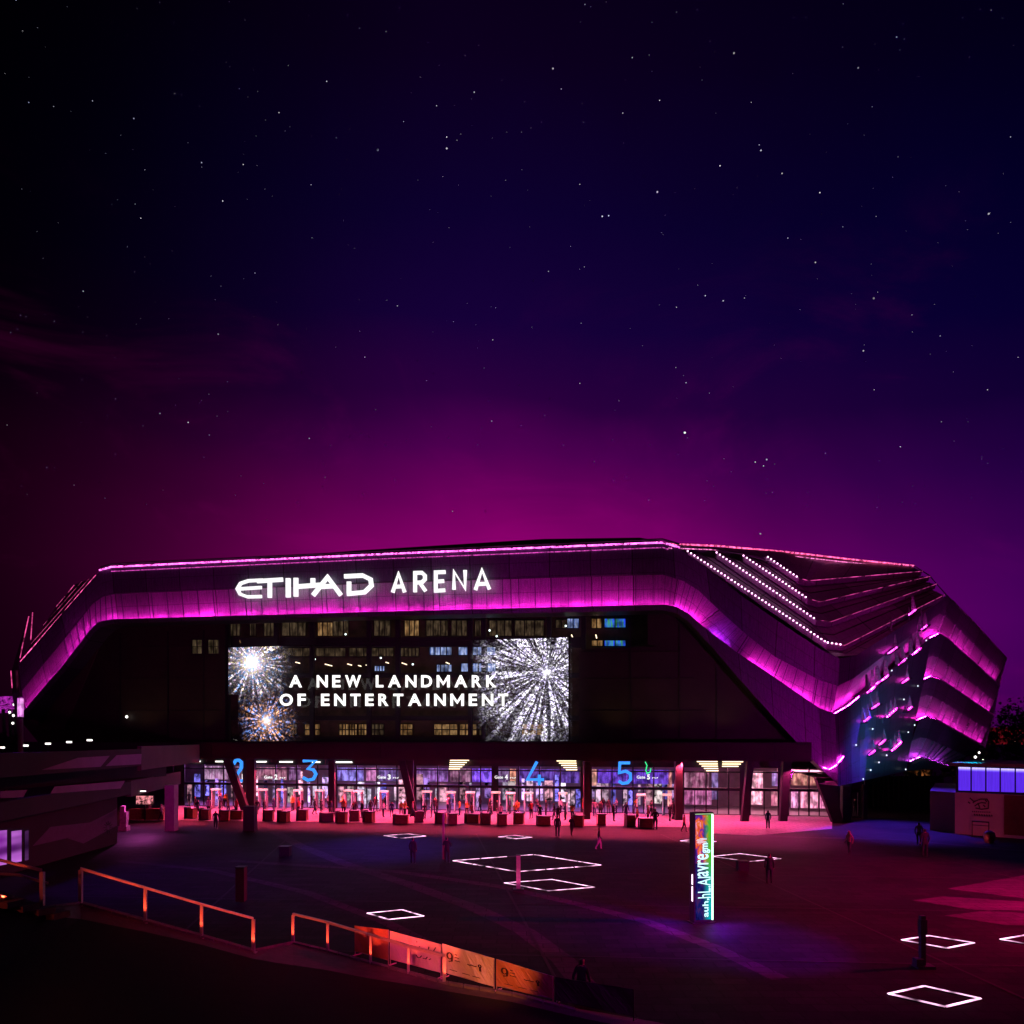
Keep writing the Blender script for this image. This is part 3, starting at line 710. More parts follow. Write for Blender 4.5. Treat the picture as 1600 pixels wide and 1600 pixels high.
# podium slab
mb = MB()
a0, a1 = FZ(280, 0, 0), FZ(1292, 0, 0); b0, b1 = FZ(280, 0, 3), FZ(1292, 0, 3)
def slab(mb, x0, x1, d0, d1, z0, z1):
    P = [FZ(x0, 0, d0), FZ(x1, 0, d0), FZ(x1, 0, d1), FZ(x0, 0, d1)]
    mb.hexa([V((p.x, p.y, z0)) for p in P] + [V((p.x, p.y, z1)) for p in P])
slab(mb, 281, 1268, 0, 20, 5.95, 7.72); mb.build("podium_slab", M_brown, arena)
mb = MB()
for k in range(11): mb.box(FZ(330 + k * 88, 6.85, -.02), (.06, .06, 1.7), FROT)
slab(mb, 281, 1262, -.12, 0, 7.5, 7.66); mb.build("panel_joint", M_dark, arena)
# ground storey: back hall, glass doors
mb = MB(); slab(mb, 270, 1330, 19, 19.3, 0, 5.9); mb.build("hall_wall", mat('foyer_wall', (.5, .36, .42), .8, var=.5, vscale=.8), arena)
mb = MB(); slab(mb, 270, 1330, 9.3, 19, .0, .03); mb.build("foyer_floor", mat('foyer_floor', (.35, .3, .32), .4, var=.3), arena)
for k in range(58):
    px = 296 + k * 13.3 + rnd.uniform(-3, 3); d = rnd.uniform(11.5, 18.5); hh = rnd.choice((2.3, 2.5, 1.9, 3.0)); z0 = rnd.choice((.1, .1, .5, .9))
    c = rnd.choice(((1, .62, .85), (.75, .45, 1), (.25, .2, 1), (1, .45, .6), (.9, .75, 1), (1, .8, .8), (.5, .25, .9)))
    s_ = rnd.choice((.5, .8, 1.2, 1.8, .4))
    wd = rnd.uniform(.25, .95); mb = MB(); mb.box(FZ(px, z0 + hh / 2, d), (wd, .1, hh), FROT)
    mb.build("glow_panel", emis('foyer_%d%d%d_%d' % (c[0] * 9, c[1] * 99, c[2] * 9, s_ * 100), c, s_, 1.3), arena)  # random glowing boxes added to stand for the bright lobby
for x0, x1, z0, z1, c, s_ in ((318, 356, 2.9, 4.6, (.85, .7, .85), .30), (356, 378, 2.9, 4.6, (.6, .5, .6), .22), (400, 448, 2.9, 4.5, (.8, .45, .5), .28), (452, 470, 2.9, 4.5, (.6, .4, .7), .25),
    (526, 568, 2.9, 4.5, (.35, .4, 1), .45), (572, 590, 2.9, 4.5, (.9, .5, .8), .4), (592, 622, 2.9, 4.5, (.4, .35, .8), .3), (652, 700, 2.9, 4.5, (.55, .35, .9), .3), (704, 735, 2.9, 4.5, (.6, .4, .5), .3),
    (738, 768, 2.9, 4.5, (.25, .15, 1), .7), (778, 795, 2.9, 4.5, (.35, .3, .5), .3), (797, 806, 2.7, 4.5, (1, .65, .3), .55), (812, 905, 2.9, 4.5, (.22, .15, .7), .3), (925, 932, 2.6, 4.5, (1, .7, .4), .5), (934, 1045, 2.9, 4.5, (.18, .1, .75), .42), (1043, 1050, .4, 4.4, (1, .6, .4), .5),
    (1068, 1108, 2.5, 4.3, (.75, .4, .5), .28), (1068, 1112, .6, 2.3, (.85, .35, .6), .33), (1112, 1122, 1.2, 4.2, (.45, .4, .75), .3), (1174, 1192, .7, 4.4, (1, .68, .62), .75), (1206, 1216, 2.8, 4.4, (.6, .5, .9), .5),
    (1205, 1215, .6, 2.5, (1, .5, .5), .45), (1236, 1249, .4, 2.5, (1, .55, .75), .6), (1251, 1262, .4, 2.5, (1, .5, .55), .6), (1266, 1278, .4, 2.5, (1, .55, .6), .6), (1281, 1293, .4, 2.5, (1, .45, .6), .5), (1236, 1275, 2.9, 4.4, (1, .6, .35), .35)):
    mb = MB(); slab(mb, x0, x1, 14.0, 14.1, z0, z1)
    mb.build("glow_panel", winmat('upper_%d' % x0, (c[0] * .5, c[1] * .2, c[2] * .4), (c[0], c[1] * .72, c[2] * .95), s_ * 2.6), arena)  # lit lobby walls and transoms put in as glowing slabs
# transom lettering on the door header, per gate
TXT = []
for cx, dg in ((430, '2'), (607, '3'), (790, '4'), (1012, '5')):
    mb = MB(); P = lambda a, b_: FP(a, -b_, 8.2)
    font_text(mb, 'Gate', cx - 17, -1216.5, cx - 4, 4.6, P, FN * .05, .01, 1.0)
    font_text(mb, dg, cx - 1, -1218, cx + 3.6, 8, P, FN * .05, .03, 1.0)
    for k in range(3): strokes(mb, [[(cx + 7 + k * 3.4, -1216 + (k % 2)), (cx + 9 + k * 3.4, -1214.6 - (k % 2) * 1.4)]], 1.2, P, FN * .05)
    mb.build("lettering", M_sign, arena)
# door wall: panes, headers, mullions
bays = [(288, 380), (398, 513), (526, 636), (650, 768), (778, 908), (924, 1054), (1068, 1156), (1172, 1216), (1232, 1296), (1330, 1352)]
for a, c in bays:
    mb = MB(); mb.face([FZ(a, .05, 9), FZ(c, .05, 9), FZ(c, 5.9, 9), FZ(a, 5.9, 9)]); o = mb.build("glass_wall", M_glass, arena)
    mb = MB(); slab(mb, a, c, 8.8, 9.05, 2.55, 2.85); slab(mb, a, c, 8.85, 9.05, 4.45, 4.6); slab(mb, a, c, 8.9, 9.1, 0, .08)
    n_ = max(2, int((c - a) / 15))
    for k in range(n_ + 1): mb.box(FZ(lerp(a, c, k / n_), 1.35 if k % 2 else 2.95, 8.92), (.09 if k % 2 else .14, .12, 2.5 if k % 2 else 5.85), FROT)
    mb.build("frame", M_black, o)
mb = MB(); slab(mb, 272, 1330, 8.75, 9.3, 5.0, 5.93); mb.build("header_panel", M_black, arena)
for a, c in ((380, 398), (513, 526), (636, 650), (768, 778), (908, 924), (1054, 1068), (1156, 1172), (1216, 1232), (1296, 1330), (272, 288)):
    mb = MB(); slab(mb, a, c, 8.6, 9.25, 0, 5.0); mb.build("wall_pier", M_black, arena)
# exterior columns
def column(top, bot, wt, wb, Y, m=M_col, name="support_column"):
    mb = MB(); t, b_ = W(*top, Y), W(*bot, Y); b_.z = 0
    s1, s2 = wt / F0 * Y / 2, wb / F0 * Y / 2
    mb.hexa([b_ + V((-s2, -.3, 0)), b_ + V((s2, -.3, 0)), b_ + V((s2, .3, 0)), b_ + V((-s2, .3, 0)),
             t + V((-s1, -.3, 0)), t + V((s1, -.3, 0)), t + V((s1, .3, 0)), t + V((-s1, .3, 0))])
    mb.build(name, m, arena)
column((355, 1186), (386, 1262), 12, 12, 78.5); column((393, 1186), (393, 1270), 12, 11, 79.5); column((519, 1188), (519, 1275), 9, 9, 77)
column((628, 1188), (648, 1272), 10, 12, 76.5); column((642, 1188), (642, 1272), 8, 8, 77.6); column((917, 1190), (917, 1276), 10, 10, 73.6)
column((1060, 1190), (1060, 1275), 11, 11, 72.8); column((1172, 1188), (1163, 1283), 10, 11, 71.6); column((1229, 1188), (1223, 1281), 13, 11, 71.9)
column((1286, 1215), (1308, 1284), 26, 16, 70.9); column((1321, 1228), (1321, 1282), 12, 13, 71.6); column((1350, 1226), (1350, 1276), 6, 6, 74)
# foyer ceiling lights
mb = MB()
for px, wd in ((305, 1.6), (345, 1.6), (407, 1.8), (447, 2.0), (494, 1.2), (535, 3), (280, .8)):
    c = FZ(px, 5.35, 8.5); mb.box(c, (wd * .75, .25, .14), FROT + .2)
build_each(mb, "ceiling_batten", M_white, arena)
for cx, n_, up in ((718, 5, 0), (885, 5, 1), (1105, 5, 1), (1145, 3, 0)):
    mb = MB()
    for k in range(n_): mb.box(FZ(cx + k * (2 if up else -2), 5.65 - k * .24, 7.9 + .1 * k), (2.1 - .22 * k, .2, .09), FROT + .15)
    build_each(mb, "slatted_light", M_wlamp, arena)

# ================================================================== ARENA SIGN, SCREEN, GATE NUMBERS
zs = lambda pts: [(340 + a / 3.478, -(840 + b_ / 3.478)) for a, b_ in pts]
sign = root("arena_sign", FP(570, 915, -.5), "white illuminated lettering reading ETIHAD ARENA on the upper cladding", "sign")
SP = lambda a, b_: FP(a, -b_, -.35)
ET = [('letter', [[(250,232),(170,236),(128,250),(110,280),(125,308),(165,323),(243,321)], [(120,280),(242,272)]], 17),
      ('letter', [[(217,238),(357,229)], [(286,236),(286,328)]], 22), ('letter', [[(386,222),(386,326)]], 25),
      ('letter', [[(428,220),(428,322)], [(430,268),(560,258)], [(520,222),(520,262)]], 24),
      ('letter', [[(520,316),(600,216),(672,314)], [(560,268),(640,264)]], 24),
      ('letter', [[(690,212),(790,207),(833,228),(838,262),(800,298),(705,307)], [(716,240),(716,304)]], 23)]
AR = [[[(953,300),(985,196),(1018,298)],[(966,268),(1006,266)]], [[(1075,298),(1075,193),(1112,192),(1128,207),(1128,228),(1112,244),(1078,246)],[(1100,246),(1132,292)]],
      [[(1240,188),(1187,190),(1187,290),(1238,287)],[(1187,240),(1232,237)]], [[(1286,284),(1286,184),(1346,280),(1346,178)]], [[(1402,286),(1438,176),(1478,282)],[(1416,254),(1464,251)]]]
for nm, pls, th in ET + [('letter', p, 19.5) for p in AR]:
    mb = MB(); strokes(mb, [zs(p) for p in pls], th / 3.478, SP, FN * .18); mb.build("letter", M_sign, sign)
# LED media screen
def screen_mat():
    def b(h):
        uv = h.new('ShaderNodeUVMap').outputs[0]; u, v, _ = h.sep(uv)     # u, v in photo pixels of the screen plane
        total = None
        def burst(cx, cy, rad, k, colA, colB, thr, dens, s_, core, seed, asp=1.0, mixh=.0):
            du = h.m('SUBTRACT', u, cx); dv = h.m('MULTIPLY', h.m('SUBTRACT', v, cy), asp)
            r = h.m('SQRT', h.m('ADD', h.m('MULTIPLY', du, du), h.m('MULTIPLY', dv, dv)))
            th = h.m('ARCTAN2', dv, du)
            ray = h.noise(h.comb(h.m('MULTIPLY', h.m('COSINE', th), k), h.m('MULTIPLY', h.m('SINE', th), k), h.m('ADD', seed, h.m('MULTIPLY', r, .012))), 1, 2, .6)
            ray = smooth(h, ray, thr, thr + .12)
            dot = h.noise(h.comb(u, v, seed), dens, 2, .8); dot = smooth(h, dot, .46, .6)
            fall_ = h.m('SUBTRACT', 1, smooth(h, h.m('ADD', r, h.m('MULTIPLY', h.m('SUBTRACT', h.noise(h.comb(u, v, 0), .06, 2), .5), rad * .5)), rad * .35, rad))
            cor = h.m('POWER', 2.718, h.m('MULTIPLY', h.m('DIVIDE', r, core), -1))
            a = h.m('MULTIPLY', h.m('MULTIPLY', h.m('ADD', h.m('MULTIPLY', ray, 1.0), h.m('MULTIPLY', dot, .16)), fall_), h.m('ADD', .08, h.m('MULTIPLY', dot, 1.25)))
            a = h.m('ADD', a, h.m('MULTIPLY', cor, 1.6)); a = h.m('MULTIPLY', a, s_)
            cn = h.noise(h.comb(u, v, seed + 3), .16, 3, .9)
            c = h.mix(smooth(h, cn, .42, .58), (*colA, 1), (*colB, 1)); hue = h.ramp(h.noise(h.comb(u, v, seed + 9), .22, 1, .5), [(.36, (.15, .4, 1)), (.44, (1, .95, 1)), (.52, (1, .45, .9)), (.58, (.9, 1, 1)), (.66, (1, .7, .3))]); c = h.mix(mixh, c, hue); c = h.mix(h.m('MULTIPLY', cor, .8, clamp=True), c, (1, 1, 1, 1))
            return h.mix(1, c, h.comb(a, a, a), 'MULTIPLY')
        t1 = burst(396, 1036, 70, 9, (1, .85, 1), (.6, .8, .95), .50, .34, 1.15, 10, 1.7, mixh=.85)
        t2 = burst(420, 1126, 54, 13, (.15, .35, 1), (1, .42, .15), .47, .25, 1.0, 6, 7.3)
        t3 = burst(857, 1050, 150, 13, (.70, .6, 1), (1, .97, 1), .47, .36, 1.15, 2.5, 4.1)
        # the right burst is confined to its own picture edge
        edge = smooth(h, u, 740, 790); ed = h.comb(edge, edge, edge); t3 = h.mix(1, t3, ed, 'MULTIPLY')
        tot = h.mix(1, h.mix(1, t1, t2, 'ADD'), t3, 'ADD')
        bw = h.n.new('ShaderNodeRGBToBW'); h.put(bw.inputs[0], tot)
        px_ = h.m('MULTIPLY', h.m('PINGPONG', h.m('MULTIPLY', u, 1.1), .5), 2); pz = h.m('MULTIPLY', h.m('PINGPONG', h.m('MULTIPLY', v, 1.1), .5), 2)
        e = h.new('ShaderNodeEmission'); h.put(e.inputs[0], tot); e.inputs[1].default_value = 1.5
        tr = h.new('ShaderNodeBsdfTransparent')
        f = h.m('SUBTRACT', .94, h.m('MULTIPLY', bw.outputs[0], .8, clamp=True))
        tr_c = h.comb(f, f, f); h.put(tr.inputs[0], tr_c)
        ad = h.new('ShaderNodeAddShader'); h.l.new(tr.outputs[0], ad.inputs[0]); h.l.new(e.outputs[0], ad.inputs[1]); out(h, ad.outputs[0])
    return glow('led_mesh', b)
M_screen = screen_mat()
scr = root("media_screen", FP(620, 1158, 1.2), "large see-through screen showing fireworks and A NEW LANDMARK OF ENTERTAINMENT", "screen")
mb = MB(); cs = [(372, 1158), (888, 1158), (888, 996), (357, 1012), (357, 1085), (372, 1085)]
mb.face([FP(a, b_, 1.2) for a, b_ in cs], [(a, b_) for a, b_ in cs]); mb.build("display_panel", M_screen, scr)
mb = MB(); P = lambda a, b_: FP(a, -b_, 1.1)
CW = {'A': .98, 'N': .84, 'E': .62, 'W': 1.22, 'L': .58, 'D': .84, 'M': 1.0, 'R': .74, 'K': .80, 'O': .98, 'F': .60, 'T': .74, 'I': .24, ' ': .42}
for s_, x0, x1, y0 in (('A NEW LANDMARK', 452, 776, -1074), ('OF ENTERTAINMENT', 437, 794, -1103)):
    gp = .36; tot_ = sum(CW[c] for c in s_) + gp * (len(s_) - 1); k_ = (x1 - x0) / tot_; cx = x0
    for i_, ch in enumerate(s_):
        wd = CW[ch] * k_; e_ = FN * (.04 + .001 * i_)
        if ch == 'M': strokes(mb, [[(cx + 2, y0), (cx + 2, y0 + 19)], [(cx + wd - 2, y0), (cx + wd - 2, y0 + 19)]], 4.1, P, e_); strokes(mb, [[(cx + 2, y0 + 17.6), (cx + wd / 2, y0 + 5.5), (cx + wd - 2, y0 + 17.6)]], 3.6, P, e_ * 1.03)
        elif ch == 'I': strokes(mb, [[(cx + wd / 2, y0), (cx + wd / 2, y0 + 19)]], 4.4, P, e_)
        elif ch != ' ': font_text(mb, ch, cx, y0, cx + wd, 19, P, e_, .028, 1.0)
        cx += wd + gp * k_
mb.build("lettering", emis('screen_text', (1, .97, .95), 1.5), scr)
mb = MB()
for a, c in (((356, 1012), (889, 995)), ((889, 995), (889, 1159)), ((889, 1159), (372, 1159)), ((356, 1086), (356, 1012))): mb.tube([FP(*a, 1.25), FP(*c, 1.25)], .06, 4)
mb.build("frame", M_dark, scr)
for dg, x0, x1, y0, y1, lab in (('2', 365, 379, 1187, 1220, "blue illuminated numeral 2 half hidden behind a slanted column"), ('3', 473, 494, 1189, 1219, "blue illuminated numeral 3 hanging over the entrance doors"),
                           ('4', 824, 850, 1190, 1227, "blue illuminated numeral 4 hanging over the entrance doors"), ('5', 966, 986, 1192, 1224, "blue illuminated numeral 5 hanging over the entrance doors")):
    mb = MB(); P = lambda a, b_: FP(a, -b_, 6.5)
    for pl in text_polys(dg, x0, -y1, x1, y1 - y0): strokes(mb, pl, 4.6, P, FN * .12)
    one(mb, "gate_number", M_num, lab, "sign", "blue gate numbers over the entrance")
mb = MB(); P = lambda a, b_: FP(a, -b_, 6.5)
strokes(mb, [[(1008, -1190), (1011, -1196), (1009, -1204), (1012, -1209)]], 1.6, P, FN * .08); strokes(mb, [[(1010, -1209), (1016, -1206), (1017, -1200)]], 1.6, P, FN * .08)
one(mb, "neon_sign", emis('neon_green', (.05, .9, .3), 1.2), "small green squiggle of neon right of the numeral 5", "sign")

# ---- lit ledges and points on the east face
def E1(px, py, o_=0.0):
    xa = 1322 - (py - 1031) * .05; xb = 1462 - (py - 945) * .173
    s = (px - xa) / (xb - xa); Y = 1 / lerp(1 / 67.4, 1 / 80.5, s); return W(px, py, Y) + V((.77, -.64, 0)) * (o_ + .12)
def ledge(pts, hgt, fins, s_=1):
    mb = MB(); P_ = [E1(*p) for p in pts]; n_ = V((.77, -.64, 0))
    for i in range(len(P_) - 1):
        mb.hexa([P_[i] - V((0, 0, .15)), P_[i] + n_ * .55 - V((0, 0, .15)), P_[i + 1] + n_ * .55 - V((0, 0, .15)), P_[i + 1] - V((0, 0, .15)),
                 P_[i], P_[i] + n_ * .55, P_[i + 1] + n_ * .55, P_[i + 1]])
    for i in range(len(P_) - 1): mb.tube([P_[i] + n_ * .56 - V((0, 0, .02)), P_[i + 1] + n_ * .56 - V((0, 0, .02))], .075, 5)  # small lip added to hide the strip light
    o = mb.build("ledge", M_skin2, arena)
    mb = MB(); mb.tube([p + n_ * .34 + V((0, 0, .04)) for p in P_], .03, 5); mb.build("light_strip", M_led if s_ == 1 else M_led2, o)
    mb = MB()
    for f in fins:
        t = f * (len(P_) - 1); i = min(int(t), len(P_) - 2); p = lerp(P_[i], P_[i + 1], t - i)
        mb.hexa([p + V((-.06, 0, .02)), p + n_ * .4 + V((-.06, 0, .02)), p + n_ * .4 + V((.06, 0, .02)), p + V((.06, 0, .02)),
                 p + V((-.04, 0, hgt)), p + n_ * .12 + V((-.04, 0, hgt)), p + n_ * .12 + V((.04, 0, hgt)), p + V((.04, 0, hgt))])
    if fins: build_each(mb, "fin", M_skin, o)
ledge([(1347, 1083), (1381, 1055)], 1.6, (.1, .35, .6, .97)); ledge([(1418, 1024), (1431, 1013)], 1.7, (.05, .9)); ledge([(1378, 1121), (1394, 1107)], 1.6, (.1, .5, .9))
ledge([(1386, 1173), (1401, 1159)], 1.4, (.05, .5, .95)); ledge([(1366, 1164), (1377, 1155)], 1.3, (.9,), .4); ledge([(1380, 1022), (1394, 1012)], 1.6, (.95,), .4)
ledge([(1354, 1108), (1366, 1100)], 1.4, (.95, .1), .2)
ledge([(1432, 985), (1442, 977)], 1.5, (.1, .9), .3); ledge([(1412, 962), (1424, 953)], 1.5, (.9,), .3); ledge([(1402, 1068), (1413, 1060)], 1.4, (.9,), .3)
ledge([(1342, 1128), (1352, 1120)], 1.3, (.9, .2), .3); ledge([(1396, 1040), (1408, 1030)], 1.3, (.1, .9), .3); ledge([(1360, 1070), (1372, 1062)], 1.5, (.5,), .3)
ledge([(1408, 1112), (1418, 1104)], 1.3, (.9,), .3); ledge([(1350, 1180), (1360, 1172)], 1.2, (.9,), .3)
mb = MB()
for p in ((1388,1048),(1400,1038),(1411,1029),(1358,1139),(1332,1164),(1407,1093),(1429,1072),(1424,1133),(1414,1144),(1380,1180),(1368,1191),(1355,1203),(1343,1217),(1410,1202),(1442,1001)): mb.ball(E1(*p, .2), .085, n=6)
build_each(mb, "point_light", emis('point', (.75, .85, 1), 1.6), arena)
mb = MB()
for px, py, hh in ((1437, 970, 1.8), (1422, 1010, 1.6), (1390, 985, 1.4), (1415, 1045, 1.4), (1418, 970, 1.4), (1376, 1130, 1.2), (1377, 1155, 1.3), (1412, 1110, 1.3)):
    p = E1(px, py); mb.hexa([p + V((-.05, -.2, 0)), p + V((.05, -.2, 0)), p + V((.05, .1, 0)), p + V((-.05, .1, 0)), p + V((-.01, -.05, hh)), p + V((.01, -.05, hh)), p + V((.01, .05, hh)), p + V((-.01, .05, hh))])
build_each(mb, "fin", M_skin, arena)
# corner strip low on the fold
mb = MB(); C = [FP(1286, 1199, -.3), FP(1296, 1202, -.35), W(1306, 1196, 66.8), W(1318, 1182, 67.6)]
mb.tube(C, .036, 6); mb.build("light_strip", M_led, arena)

# ================================================================== ENTRANCE FURNITURE
def build_counter():
    r = root("security_counter", (0, 0, 0), "TEMPLATE one two three", "counter"); LABELS.discard("TEMPLATE one two three")
    mb = MB(); mb.box((0, 0, .52), (.78, .62, .94)); mb.build("body", M_orange, r)
    mb = MB(); mb.box((0, 0, 1.02), (.95, .75, .06)); mb.build("top", M_black, r)
    mb = MB(); mb.box((-.46, -.1, .58), (.06, .95, 1.14)); mb.build("side_panel", M_black, r); mb = MB(); mb.box((0, 0, .025), (.85, .68, .05)); mb.build("plinth", M_black, r)
    return r
def build_gate():
    r = root("metal_detector", (0, 0, 0), "TEMPLATE one two three", "metal detector"); LABELS.discard("TEMPLATE one two three")
    for s in (-1, 1):
        mb = MB(); mb.box((s * .42, 0, 1.05), (.1, .55, 2.1)); mb.build("side_panel", mat('detector_grey', (.35, .33, .36), .5), r)
        mb = MB(); mb.box((s * .42, -.29, 1.0), (.03, .02, 1.5)); mb.build("light_bar", emis('detector_led', (1, .45, .8), 1.2), r)
    mb = MB(); mb.box((0, 0, 2.2), (.96, .6, .2)); mb.build("head_unit", mat('detector_white', (.7, .68, .6), .5, emit=(1, .75, .6), es=.5), r)  # head's brightness put in as emission, it is no lamp
    return r
ordn = ["first", "second", "third", "fourth", "fifth", "sixth", "seventh", "eighth", "ninth", "tenth", "eleventh", "twelfth", "thirteenth", "fourteenth", "fifteenth", "sixteenth", "seventeenth", "eighteenth", "nineteenth", "twentieth", "twenty-first", "twenty-second", "twenty-third", "twenty-fourth"]
ct = build_counter(); det = build_gate()
CPX = [300, 322, 352, 372, 421, 445, 474, 512, 535, 555, 578, 628, 655, 690, 708, 740, 760, 785, 812, 850, 905, 940, 985, 1010]
for i, px in enumerate(CPX):
    o = ct if i == 0 else copy_tree(ct)
    p = G(px, 1279 + (px - 300) * .016 + (i % 3) * 1.6); o.location = (p.x, p.y, .02); o.rotation_euler.z = FROT * .6 + .12 * ((i * 7) % 5 - 2)
    if i % 4 == 3: o.scale = (1.5, 1, .82)
    o['label'] = "orange security counter, %s from the left in the row at the doors" % ordn[i]; o['group'] = "security counters before the doors"
for i, px in enumerate([338, 411, 440, 466, 500, 545, 560, 600, 668, 705, 735, 775, 798, 826, 880, 1002, 1042]):
    o = det if i == 0 else copy_tree(det)
    p = FZ(px, .02, 6.2 + (i % 3) * .35); o.location = p; o.rotation_euler.z = FROT
    o['label'] = "walk-through metal detector with pale head unit, %s from the left" % ordn[i]; o['group'] = "metal detectors at the doors"

# ================================================================== PEOPLE
def person_mesh(pose, cols, seed):
    """one continuous skinned body, 1.74 m; pose: stand, walk, arms, bag, sit"""
    J = {}; rr = random.Random(seed)
    sw = .0 if pose in ('stand', 'arms') else .22
    hip = .93; dz = 0
    if pose == 'sit': dz = -.45
    J['pel'] = (0, 0, hip, .15); J['spi'] = (0, .0, 1.15, .135); J['che'] = (0, 0, 1.36, .165); J['nec'] = (0, 0, 1.50, .055); J['hea'] = (0, -.02, 1.60, .10); J['top'] = (0, -.01, 1.69, .085)
    for s, k in ((-1, 'l'), (1, 'r')):
        f = s * sw
        if pose == 'sit':
            J['hp' + k] = (s * .1, 0, .90, .1); J['kn' + k] = (s * .14, -.42, .92, .07); J['an' + k] = (s * .14, -.44, .52, .045); J['to' + k] = (s * .14, -.6, .48, .04)
        else:
            J['hp' + k] = (s * .1, 0, .86, .105); J['kn' + k] = (s * .11, -f * .5 - .02, .48, .068); J['an' + k] = (s * .115, -f * .7 + (.12 if f < 0 else 0), .085 + (.05 if f < 0 else 0), .045); J['to' + k] = (s * .13, -f * .7 - .16 + (.12 if f < 0 else 0), .035, .04)
        J['sh' + k] = (s * .17, 0, 1.40, .07)
        if pose == 'arms' or (pose == 'bag' and s > 0): J['el' + k] = (s * .27, -.04, 1.16, .05); J['wr' + k] = (s * .16, -.3, 1.12 + .1 * s, .034); J['ha' + k] = (s * .1, -.37, 1.16 + .1 * s, .036)
        else: J['el' + k] = (s * .235, .05 + f * .3, 1.14, .05); J['wr' + k] = (s * .225, f * .55 - .05, .9, .036); J['ha' + k] = (s * .22, f * .6 - .07, .8, .04)
    ed = [('pel', 'spi'), ('spi', 'che'), ('che', 'nec'), ('nec', 'hea'), ('hea', 'top')]
    for k in 'lr': ed += [('pel', 'hp' + k), ('hp' + k, 'kn' + k), ('kn' + k, 'an' + k), ('an' + k, 'to' + k), ('che', 'sh' + k), ('sh' + k, 'el' + k), ('el' + k, 'wr' + k), ('wr' + k, 'ha' + k)]
    ks = list(J); me = bpy.data.meshes.new("person_rig"); me.from_pydata([J[k][:3] for k in ks], [(ks.index(a), ks.index(b_)) for a, b_ in ed], [])
    o = bpy.data.objects.new("person_rig", me); COL.objects.link(o)
    o.modifiers.new("s", 'SKIN'); sv = me.skin_vertices[0].data
    for i, k in enumerate(ks): r = J[k][3]; sv[i].radius = (r, r * (.72 if k in ('che', 'spi', 'pel') else 1)); sv[i].use_root = (k == 'pel')
    sm = o.modifiers.new("ss", 'SUBSURF'); sm.levels = 1; sm.render_levels = 1
    dg = bpy.context.evaluated_depsgraph_get(); m2 = bpy.data.meshes.new_from_object(o.evaluated_get(dg)); bpy.data.objects.remove(o)
    for c in cols: m2.materials.append(c)
    for p in m2.polygons:
        c = p.center; p.use_smooth = True
        if c.z > 1.5: mi = 3 if (c.z > 1.66 or c.y > .02) else 2
        elif c.z > 1.47 and abs(c.x) < .08: mi = 2
        elif c.z < .1: mi = 4
        elif abs(c.x) > .22 and c.z < .88 or (pose in ('arms', 'bag') and c.y < -.27 and c.z > 1.05): mi = 2
        elif c.z < .97 and abs(c.x) < .22 or (pose == 'sit' and c.y < -.15): mi = 1
        elif c.z < .97: mi = 0
        else: mi = 0
        p.material_index = mi
    if dz:
        for v_ in m2.vertices: v_.co.z += dz
    return m2
CLO = {"dark": (.02, .02, .025), "grey": (.12, .12, .13), "yellow": (.5, .3, .04), "red": (.3, .03, .03), "white": (.6, .58, .6), "navy": (.02, .03, .09), "tan": (.3, .2, .12)}
cm = {k: mat('cloth_' + k, v_, .85, var=.3) for k, v_ in CLO.items()}
M_fl = mat('skin_tone', (.3, .16, .1), .6); M_hair = mat('hair_dark', (.012, .01, .01), .6); M_shoe = mat('shoe_black', (.02, .02, .02), .5)
PM = {}
def pmesh(pose, t, b_):
    k = (pose, t, b_)
    if k not in PM: PM[k] = person_mesh(pose, [cm[t], cm[b_], M_fl, M_hair, M_shoe], 1)
    return PM[k]
POSE = {'stand': "standing upright", 'walk': "walking", 'arms': "standing with both arms forward", 'bag': "standing with one hand raised", 'sit': "sitting"}
def person(loc, pose, t, b_, rz, label, s=1.0, group=None):
    o = bpy.data.objects.new("person", pmesh(pose, t, b_)); COL.objects.link(o); o.location = loc; o.rotation_euler.z = rz; o.scale = (s, s, s)
    return tag(o, label, "person", group)
person(G(337, 1295), 'bag', 'dark', 'dark', .3, "person in dark clothes before the slanted column and its square base", .95)
person(G(645, 1350), 'stand', 'dark', 'dark', 2.8, "person in dark clothes alone on the plaza, left of the thin pole", 1.0)
person(G(698, 1349), 'arms', 'dark', 'dark', 2.9, "person in dark clothes standing in front of the thin pole", 1.0)
person(G(871, 1308), 'stand', 'dark', 'dark', 3, "taller of two dark figures side by side below the numeral 4", 1.05)
person(G(893, 1306), 'bag', 'dark', 'dark', 2.6, "shorter of two dark figures side by side below the numeral 4", .95)
person(G(936, 1328), 'walk', 'dark', 'white', 1.4, "person in dark top and pale trousers walking on the plaza", .95)
person(G(1200, 1295), 'stand', 'navy', 'dark', 3, "person in navy and black on the pink pavement between two columns", .98)
person(G(1202, 1381), 'stand', 'dark', 'dark', 2.9, "dark figure on the plaza at the corner of a light square", 1.0)
person(G(1327, 1336), 'walk', 'tan', 'dark', -1.2, "person in a tan top walking on the blue-lit paving", 1.0)
person(G(1445, 1340), 'stand', 'dark', 'dark', 3.1, "nearer of two dark figures before the pavilion with blue windows", 1.15)
person(G(1436, 1322), 'walk', 'grey', 'dark', 2.5, "farther of two dark figures, in a grey top, before the pavilion", 1.05)
person(G(1336, 1273), 'stand', 'dark', 'dark', .4, "person silhouetted under the low tip of the arena", 1.0)
person(G(1069, 1300), 'walk', 'red', 'dark', 1.0, "person in a red top walking left of the tall display totem", .9)
person(G(1024, 1297), 'arms', 'dark', 'dark', 3.0, "tall dark figure in front of the doors left of the red-topped walker", 1.1)
person(G(909, 1561), 'sit', 'dark', 'dark', 2.6, "dark figure sitting beyond the unlit fence panel", 1.0)
